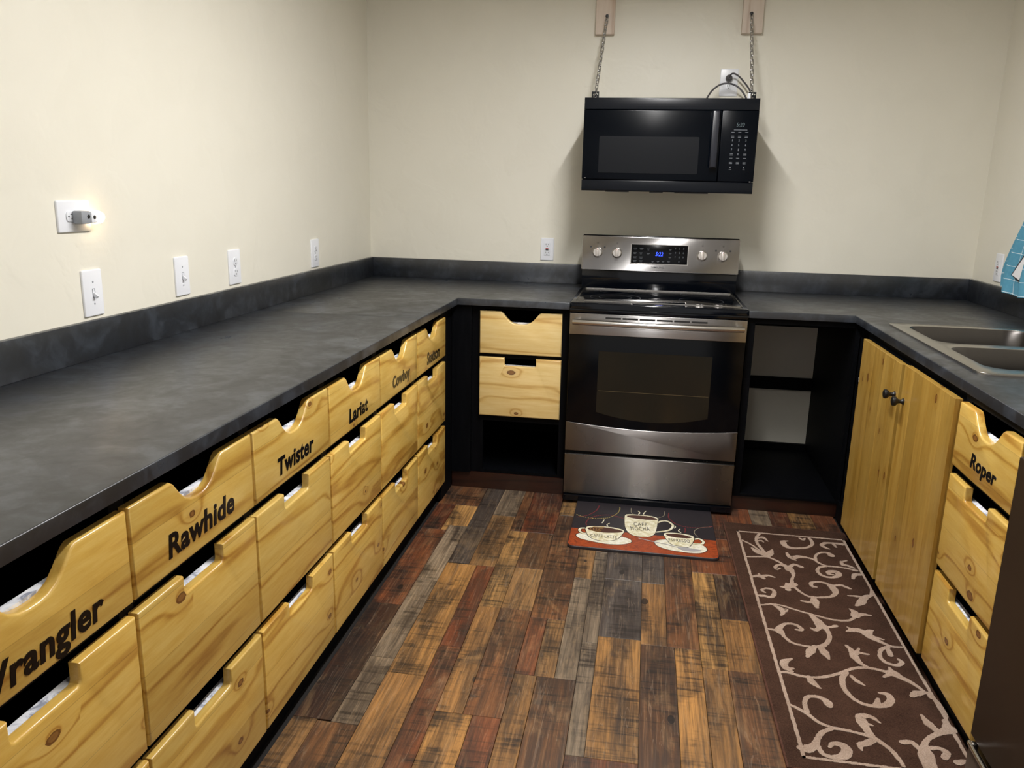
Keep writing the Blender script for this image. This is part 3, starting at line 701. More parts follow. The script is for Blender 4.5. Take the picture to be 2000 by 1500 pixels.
for r_ in range(3):
    for k_ in range(3): text_bm('123456789'[r_*3+k_], TP, cols[k_]-(.0008 if r_+k_ == 0 else .0025), 1.622-r_*.0195, .0016 if r_+k_ == 0 else .0045, .0085, depth=.0002, bm=bm)
text_bm('0', TP, 1.8715, 1.5635, .0045, .0085, depth=.0002, bm=bm)
mk('number_keys', bm, M_print3, cp, smooth=False, kind='stuff')
bm = bmesh.new()
for v, n_ in ((1.659, 1), (1.643, 2), (1.568, 2), (1.550, 1), (1.532, 2)):
    for k_, cx_ in enumerate(cols):
        if v == 1.568 and k_ == 1: continue
        for q in range(n_): add(bm, B(cx_-.0065, cx_+.0065, v-q*.005, v-q*.005+.0022, 0, .0002), TP)
for cx_ in (1.845, 1.903):
    add(bm, prism([(cx_-.004, 1.508), (cx_+.004, 1.508), (cx_, 1.516)], [], TP, 0, .0002)); add(bm, B(cx_-.005, cx_+.005, 1.501, 1.503, 0, .0002), TP)
mk('key_legends', bm, M_print2, cp, smooth=False, kind='stuff')
bm = bmesh.new()
for x0, x1 in ((1.30, 1.40), (1.50, 1.56), (1.62, 1.76)):
    box(bm, x0, x1, -.50, -.20, MZ0-.004, MZ0+.0035)
mk('underside_filters', bm, plain('grey_filter', srgb(96, 98, 100), .5, .6), c, smooth=False)
sb = bmesh.new(); add(sb, B(1.204, 1.211, 1.454, 1.457, .0181, .021), MM); add(sb, B(1.930, 1.937, 1.450, 1.453, .0181, .021), MM)
mk('screw_caps', sb, M_steel2, c, smooth=False)
# brackets standing on the top
for bx_, lab_ in ((1.222, 0), (1.938, 1)):
    w_ = .017
    b = prism([(bx_-w_, 1.8022), (bx_+w_, 1.8022), (bx_+w_, 1.853), (bx_-w_, 1.853)], [[(bx_-.006+math.cos(q*PI/4)*.005, 1.839+math.sin(q*PI/4)*.005) for q in range(8)], [(bx_+math.cos(q*PI/4)*.006, 1.822+math.sin(q*PI/4)*.006) for q in range(8)], [(bx_+.010+math.cos(q*PI/4)*.003, 1.842+math.sin(q*PI/4)*.003) for q in range(8)]], MF('B', -.30), -.0015, .0015)
    add(b, B(bx_-w_, bx_+w_, -.3+.0015, -.24, 1.8022, 1.805))
    mk('bracket', b, M_mwtrim, c, smooth=False)

# ------------------------------------------------------------------ wall boards and chains
def board(x0, x1, name_label):
    b = tag(mk('wall_board', B(x0, x1, -.040, -.0005, 2.150, ZCEIL-.001, bev=.0015), M_raw), name_label, 'board', 'pale boards on the back wall')
board(1.190, 1.282, 'pale pine board on the back wall holding the left chain')
board(1.891, 1.986, 'pale pine board on the back wall holding the right chain')
def link_mesh():
    L, Wd, r = .0185, .0068, .0026   # half length, half width of the straight part
    pts = []
    for k in range(7): a = PI*k/6; pts.append((math.cos(a)*Wd, 0, L-Wd+math.sin(a)*Wd))
    for k in range(7): a = PI+PI*k/6; pts.append((math.cos(a)*Wd, 0, -(L-Wd)+math.sin(a)*Wd))
    b = tube(bmesh.new(), pts, r, 6, closed=True, up=Vector((0, 1, 0)))
    bmesh.ops.recalc_face_normals(b, faces=b.faces)
    for f in b.faces: f.smooth = True
    me = bpy.data.meshes.new('link'); b.to_mesh(me); b.free(); me.materials.append(M_chain); return me
LM = link_mesh()
def chain(A, Bp, label, tail=None):
    A = Vector(A); Bp = Vector(Bp); dvec = A-Bp; n = int(dvec.length/.0275); q = dvec.to_track_quat('Z', 'Y')
    t = thing('chain', A, label, 'chain', 'steel chains carrying the microwave')
    for k in range(n+1):
        o = bpy.data.objects.new('link', LM); COL.objects.link(o); o.parent = t
        o.location = (Bp-A)*(k/n); o.rotation_mode = 'QUATERNION'
        from mathutils import Quaternion
        o.rotation_quaternion = q @ Quaternion((0, 0, 1), (PI/4 if k % 2 else -PI/4)+rnd.uniform(-.25, .25))
    # screw hook in the board
    b = lathe(bmesh.new(), [(.009, 0), (.009, .002), (.0035, .0025), (.0035, .016), (.006, .017), (.006, .019), (0, .0195)], Matrix.Translation((A.x, -.0402, A.z+.010)) @ Matrix.Rotation(PI/2, 4, 'X'), 14)
    mk('hook', b, M_iron, t)
chain((1.245, -.052, 2.222), (1.222, -.306, 1.830), 'slender steel chain from the left wall board to the microwave')
chain((1.930, -.052, 2.226), (1.936, -.306, 1.830), 'slender steel chain from the right wall board to the microwave')

# ------------------------------------------------------------------ wall plates
def plate(kind, pos, wall, label, horiz=False, w_=.080, h_=.127, group='white wall plates'):
    """wall plate centred at pos=(u, v)"""
    u, v = pos; Mw = {'L': MF('L', 0.0005), 'B': MF('B', -.0005), 'R': MF('R', W-.0005)}[wall]
    if wall == 'R': u = -u
    X = Mw @ Matrix.Translation((u, v, 0))
    if horiz: X = X @ Matrix.Rotation(-PI/2, 4, 'Z')
    loc = X @ Vector((0, 0, 0))
    t = thing({'duplex': 'wall_outlet', 'switch': 'light_switch', 'gfci': 'safety_outlet'}[kind], loc, label, {'duplex': 'outlet', 'switch': 'switch', 'gfci': 'outlet'}[kind], group)
    mk('plate', prism(rrect(-w_/2, w_/2, -h_/2, h_/2, .004, 3), [], X, 0, .006, bev=.003), M_plate, t)
    P = lambda z: X @ Matrix.Translation((0, 0, z))
    if kind == 'duplex':
        for s in (-1, 1):
            cy = s*.0195
            shp = [(max(-.0135, min(.0135, math.cos(q*PI/12)*.0172)), cy+math.sin(q*PI/12)*.0145) for q in range(24)]
            sk = mk('socket', prism(shp, [], P(.0058), 0, .003, bev=.0008), M_plate2, t)
            b = bmesh.new()
            add(b, B(-.0072, -.0052, cy, cy+.0085, 0, .0003), P(.0089)); add(b, B(.0052, .0070, cy+.001, cy+.0075, 0, .0003), P(.0089))
            add(b, prism([(math.cos(q*PI/6)*.0026, cy-.0065+math.sin(q*PI/6)*.0026) for q in range(12)], [], P(.0089), 0, .0003))
            mk('slots', b, M_slot, sk, smooth=False)
        mk('screw', lathe(bmesh.new(), [(.003, 0), (.003, .0008), (0, .0012)], P(.006), 12), M_grey, t)
    elif kind == 'switch':
        mk('screw', lathe(bmesh.new(), [(.0028, 0), (.0028, .0008), (0, .0012)], X @ Matrix.Translation((0, .030, .006)), 12), M_grey, t)
        mk('screw', lathe(bmesh.new(), [(.0028, 0), (.0028, .0008), (0, .0012)], X @ Matrix.Translation((0, -.030, .006)), 12), M_grey, t)
        mk('collar', prism([(-.0052, -.012), (.0052, -.012), (.0052, .012), (-.0052, .012)], [[(-.0042, -.011), (.0042, -.011), (.0042, .011), (-.0042, .011)]], P(.006), 0, .0012), M_grey, t, smooth=False)
        mk('toggle', prism([(-.004, -.0045), (.004, -.0045), (.0035, .0045), (-.0035, .0045)], [], X @ Matrix.Translation((0, -.003, .0062)) @ Matrix.Rotation(math.radians(38), 4, 'X'), 0, .014, bev=.001), M_plate2, t)
    else:
        f = mk('insert', prism(rrect(-.0165, .0165, -.0335, .0335, .002, 2), [], P(.0058), 0, .0022, bev=.0006), M_plate2, t)
        for s in (-1, 1):
            cy = s*.0215; b = bmesh.new()
            add(b, B(-.0072, -.0052, cy, cy+.0085, 0, .0003), P(.0081)); add(b, B(.0052, .0070, cy+.001, cy+.0075, 0, .0003), P(.0081))
            add(b, prism([(math.cos(q*PI/6)*.0026, cy-.0065+math.sin(q*PI/6)*.0026) for q in range(12)], [], P(.0081), 0, .0003))
            mk('slots', b, M_slot, f, smooth=False)
        mk('reset_button', B_(P(.008), -.0075, .0075, .0008, .0052, .002), M_red, f, smooth=False)
        mk('test_button', B_(P(.008), -.0075, .0075, -.0052, -.0008, .002), M_blackbtn, f, smooth=False)
        mk('indicator', B_(P(.008), .010, .0125, -.001, .001, .001), M_slot, f, smooth=False)
    return X
plate('duplex', (-2.358, 1.299), 'L', 'horizontal white outlet with a glowing night light, upper left wall', horiz=True, w_=.082, h_=.126)
plate('switch', (-2.313, 1.091), 'L', 'white toggle switch below the outlet with the night light')
plate('switch', (-1.871, 1.094), 'L', 'white toggle switch between the night-light outlet and the two duplex outlets')
plate('duplex', (-1.523, 1.094), 'L', 'white duplex outlet on the left wall, beside the second switch', w_=.084)
plate('duplex', (-.778, 1.092), 'L', 'white duplex outlet on the left wall nearest the back corner', w_=.084)
plate('gfci', (.981, 1.092), 'B', 'white outlet with red button on the back wall left of the stove', w_=.070, h_=.118)
plate('duplex', (1.853, 1.931), 'B', 'white outlet behind the right chain with the microwave plugged in', w_=.086)
plate('gfci', (-.292, 1.098), 'R', 'white outlet with red button half hidden by the blue towel', w_=.075)

# night light
c = thing('night_light', (.01, -2.33, 1.297), 'grey and white plug-in night light glowing in the upper left outlet', 'lamp')
mk('housing', B(.0095, .038, -2.372, -2.336, 1.280, 1.314, bev=.004), M_grey, c)
mk('face', B(.012, .040, -2.3358, -2.314, 1.282, 1.312, bev=.003), M_plate, c)
mk('sensor', lathe(bmesh.new(), [(.005, 0), (.005, .0012), (0, .002)], Matrix.Translation((.0402, -2.325, 1.297)) @ Matrix.Rotation(PI/2, 4, 'Y'), 14), M_slot, c)
mk('dial', lathe(bmesh.new(), [(.005, 0), (.005, .0015), (0, .002)], Matrix.Translation((.0382, -2.346, 1.299)) @ Matrix.Rotation(PI/2, 4, 'Y'), 14), M_slot, c)
mxn = Matrix.Translation((.027, -2.318, 1.296)) @ Matrix.Rotation(-PI/2, 4, 'X')
mk('shade', lathe(bmesh.new(), [(.016, .005), (.0185, .010), (.018, .024), (.014, .036), (.007, .042), (0, .0435)], mxn, 20), M_clear, c)
mk('bulb', lathe(bmesh.new(), [(.005, .004), (.006, .012), (.0055, .020), (0, .025)], mxn, 14), M_warm, c)

# plug and cable of the microwave
c = thing('power_cord', (1.853, -.02, 1.95), 'grey cable looping from the upper outlet behind the right chain', 'cable')
mk('plug', lathe(bmesh.new(), [(.016, 0), (.017, .008), (.0155, .02), (.009, .03), (.006, .034), (0, .034)], Matrix.Translation((1.851, -.0105, 1.949)) @ Matrix.Rotation(PI/2, 4, 'X'), 16), M_cable, c)
pts = catmull([(1.851, -.044, 1.950), (1.853, -.058, 1.958), (1.866, -.070, 1.964), (1.890, -.085, 1.950), (1.915, -.10, 1.922), (1.938, -.12, 1.890), (1.955, -.14, 1.850), (1.950, -.17, 1.818), (1.90, -.18, 1.8085), (1.80, -.18, 1.8085)], 6)
mk('cable', tube(bmesh.new(), pts, .0040, 10), M_cable, c)
pts = catmull([(1.735, -.16, 1.8085), (1.742, -.14, 1.835), (1.768, -.11, 1.880), (1.805, -.10, 1.909), (1.845, -.10, 1.915), (1.885, -.10, 1.902), (1.915, -.11, 1.872), (1.935, -.13, 1.832), (1.94, -.15, 1.8085)], 6)
mk('cable', tube(bmesh.new(), pts, .0042, 10), M_cable, c)
# appliance label tag hung on the right bracket
tg = bmesh.new(); add(tg, B(1.917, 1.931, 1.8035, 1.848, .0017, .0022), MF('B', -.30))
tag(mk('paper_tag', tg, M_plate, smooth=False), 'small white paper tag on the right microwave bracket', 'tag')

# ------------------------------------------------------------------ ceiling lamp
c = thing('strip_lamp', (STRIP_X, (STRIP_Y0+STRIP_Y1)/2, ZCEIL), 'long white ceiling strip lamp running down the middle of the kitchen', 'lamp')
mk('housing', B(STRIP_X-.045, STRIP_X+.045, STRIP_Y1, STRIP_Y0, ZCEIL-.030, ZCEIL-.0005, bev=.003), M_lamp, c)
mk('diffuser', B(STRIP_X-.030, STRIP_X+.030, STRIP_Y1+.02, STRIP_Y0-.02, ZCEIL-.058, ZCEIL-.0302, bev=.006), M_tube, c)

# ------------------------------------------------------------------ towel
def towel_mat():
    t = NT('blue_checked_cloth'); tc = t.n('ShaderNodeTexCoord'); sx = t.n('ShaderNodeSeparateXYZ'); t.l(tc.outputs['UV'], sx.inputs[0])
    def line(o, f, ph, wd): return t.math('LESS_THAN', t.math('ABSOLUTE', t.math('SUBTRACT', t.math('FRACT', t.math('MULTIPLY_ADD', o, f, ph)), .5)), wd)
    a = line(sx.outputs[1], 18.5, .42, .020); b = line(sx.outputs[0], 7.0, .2, .012)
    m = t.math('MAXIMUM', a, b)
    v = t.coords((1, 1, 1)); n = t.noise(v, 60, 3, .6)
    c = t.mix(n, srgb(84, 148, 176), srgb(106, 166, 192)); c = t.mix(m, c, srgb(226, 240, 244))
    t.set(Base_Color=c, Roughness=.9); t.b.inputs['Specular IOR Level'].default_value = .1; t.bump(n, .3, .002); return t.m
c = thing('dish_towel', (3.06, -.62, 1.04), 'turquoise dish towel with thin white lines hanging at the right wall', 'towel')
bm = bmesh.new(); uvl = bm.loops.layers.uv.new('UVMap'); NX, NZ = 36, 22; grid = []
for j in range(NZ+1):
    f = j/NZ; z = 1.028+f*.50
    # far edge leans toward the hook as it rises
    tab = [(1.028, -.452), (1.08, -.440), (1.128, -.455), (1.186, -.490), (1.253, -.536), (1.33, -.594), (1.43, -.672), (1.54, -.745)]
    for (za, fa), (zb, fb) in zip(tab, tab[1:]):
        if za <= z <= zb+1e-6: far = fa+(fb-fa)*(z-za)/(zb-za)+.014
    near = -.86+.03*f
    row = []
    for i in range(NX+1):
        g = i/NX; y = far+(near-far)*g
        fold = .020*math.sin(g*PI*5.0+.4)+.008*math.sin(g*PI*11+1)
        step = -.016 if g > .27 else 0
        zz = z-(.016 if g > .27 else 0)*(1-f)+.004*math.sin(g*9)
        row.append((bm.verts.new((3.052+fold*(.5+.5*(1-f))*.55+step, y, zz)), g, f))
    grid.append(row)
for j in range(NZ):
    for i in range(NX):
        q = [grid[j][i], grid[j][i+1], grid[j+1][i+1], grid[j+1][i]]
        fc = bm.faces.new([k[0] for k in q])
        for lp_, k in zip(fc.loops, q): lp_[uvl].uv = (k[1]*.45, k[2]*.5)
cl = mk('cloth', bm, towel_mat(), c)
sm = cl.modifiers.new('thickness', 'SOLIDIFY'); sm.thickness = .003
bm = bmesh.new()
add(bm, prism([(.612, 1.093), (.665, 1.148), (.72, 1.20), (.75, 1.17), (.70, 1.070)], [], MF('R', 3.024), .0, .002))
pr = mk('printed_patch', bm, plain('dark_brown_outline', srgb(44, 34, 36), .8), c, smooth=False)
bm = bmesh.new(); add(bm, prism([(.622, 1.094), (.672, 1.143), (.72, 1.187), (.74, 1.17), (.695, 1.080)], [], MF('R', 3.024), .0022, .003))
mk('patch_face', bm, plain('white_print', srgb(240, 240, 242), .8), c, smooth=False)
mk('hook', tube(bmesh.new(), [(3.097, -.80, 1.535), (3.06, -.80, 1.53), (3.045, -.80, 1.52), (3.045, -.80, 1.545)], .004, 8), M_steel2, c)

# small white bag on the upper shelf
bm = bmesh.new(); bmesh.ops.create_icosphere(bm, subdivisions=3, radius=.03)
for v in bm.verts:
    n = mnoise.noise(v.co*60)*.012+mnoise.noise(v.co*25)*.014
    v.co += v.co.normalized()*n; v.co.z *= .95; v.co += Vector((2.438, -.852, .6505))
zmin = min(v.co.z for v in bm.verts)
for v in bm.verts: v.co.z += .6222-zmin
tag(mk('plastic_bag', bm, M_plate), 'crumpled white plastic bag on the dark shelf behind the pine door', 'bag')
# a chip of bare board in the worktop edge is part of the worktop's wear

# ------------------------------------------------------------------ runner rug
def pile(name, c1, c2, b):
    t = NT(name); v = t.coords((1, 1, 1), per_object=False); n = t.noise(v, 320, 3, .7); n2 = t.noise(v, 12, 3, .5)
    f = t.math('ADD', t.math('MULTIPLY', n, .7), t.math('MULTIPLY', n2, .3))
    t.set(Base_Color=t.ramp(f, [(.35, c1), (.68, c2)]), Roughness=.95); t.b.inputs['Specular IOR Level'].default_value = .08
    pass
    t.bump(n, b, .004); return t.m
M_rug = pile('brown_rug_pile', srgb(48, 33, 26), srgb(86, 62, 50), .7)
M_cream = pile('cream_rug_pile', srgb(146, 124, 108), srgb(196, 174, 158), .8)
M_bind = pile('rug_binding', srgb(70, 46, 38), srgb(100, 70, 58), .4)
c = thing('runner_rug', (2.16, -1.7, 0), 'brown runner rug with cream vine scrolls along the right cabinets', 'rug')
RC = [(1.930, -2.487), (2.402, -2.487), (2.400, -.946), (1.906, -.932)]
def edge_pts(P, n=26, j=.0012):
    out = []
    for a, b in zip(P, P[1:]+P[:1]):
        for k in range(n):
            u = k/n; out.append((a[0]+(b[0]-a[0])*u+rnd.uniform(-j, j), a[1]+(b[1]-a[1])*u+rnd.uniform(-j, j)))
    return out
mk('pile', prism(edge_pts(RC), [], I4, .0008, .011, bev=.003, seg=2), M_rug, c)
bp_ = [(x, y, .0055) for x, y in RC]
bm = tube(bmesh.new(), [Vector(bp_[i]).lerp(Vector(bp_[(i+1) % 4]), k/6) for i in range(4) for k in range(6)], .0048, 8, closed=True, up=Vector((0, 0, 1)))
mk('binding', bm, M_bind, c)
def ribbon(bm, pts, ws, z, ragged=.0016, h=.0016, k=7):
    P = catmull([Vector((x, y, 0)) for x, y in pts], k); n = len(P)
    L = []; Rr = []
    for i, p in enumerate(P):
        f = i/(n-1)*(len(ws)-1); a = min(int(f), len(ws)-2) if len(ws) > 1 else 0
        wd = (ws[a]+(ws[a+1]-ws[a])*(f-a))/2 if len(ws) > 1 else ws[0]/2
        t = (P[min(i+1, n-1)]-P[max(i-1, 0)]).normalized(); nn = Vector((-t.y, t.x, 0))
        L.append(p+nn*(wd+rnd.uniform(-ragged, ragged)*.7)); Rr.append(p-nn*(wd+rnd.uniform(-ragged, ragged)*.7))
    def vv(p, zz): return bm.verts.new((p.x, p.y, zz))
    lt = [vv(p, z) for p in L]; rt = [vv(p, z) for p in Rr]; lb = [vv(p, z-h) for p in L]; rb = [vv(p, z-h) for p in Rr]
    for i in range(n-1):
        bm.faces.new([lt[i], rt[i], rt[i+1], lt[i+1]]); bm.faces.new([lt[i], lt[i+1], lb[i+1], lb[i]]); bm.faces.new([rt[i+1], rt[i], rb[i], rb[i+1]])
    bm.faces.new([lt[0], lb[0], rb[0], rt[0]]); bm.faces.new([lt[-1], rt[-1], rb[-1], lb[-1]])
    # rounded ends
    for p, wv in ((P[0], ws[0]), (P[-1], ws[-1])):
        m = 10; ce = bm.verts.new((p.x, p.y, z+.00003)); rg = [bm.verts.new((p.x+math.cos(2*PI*q/m)*wv/2, p.y+math.sin(2*PI*q/m)*wv/2, z+.00003)) for q in range(m)]
        for q in range(m): bm.faces.new([ce, rg[q], rg[(q+1) % m]])
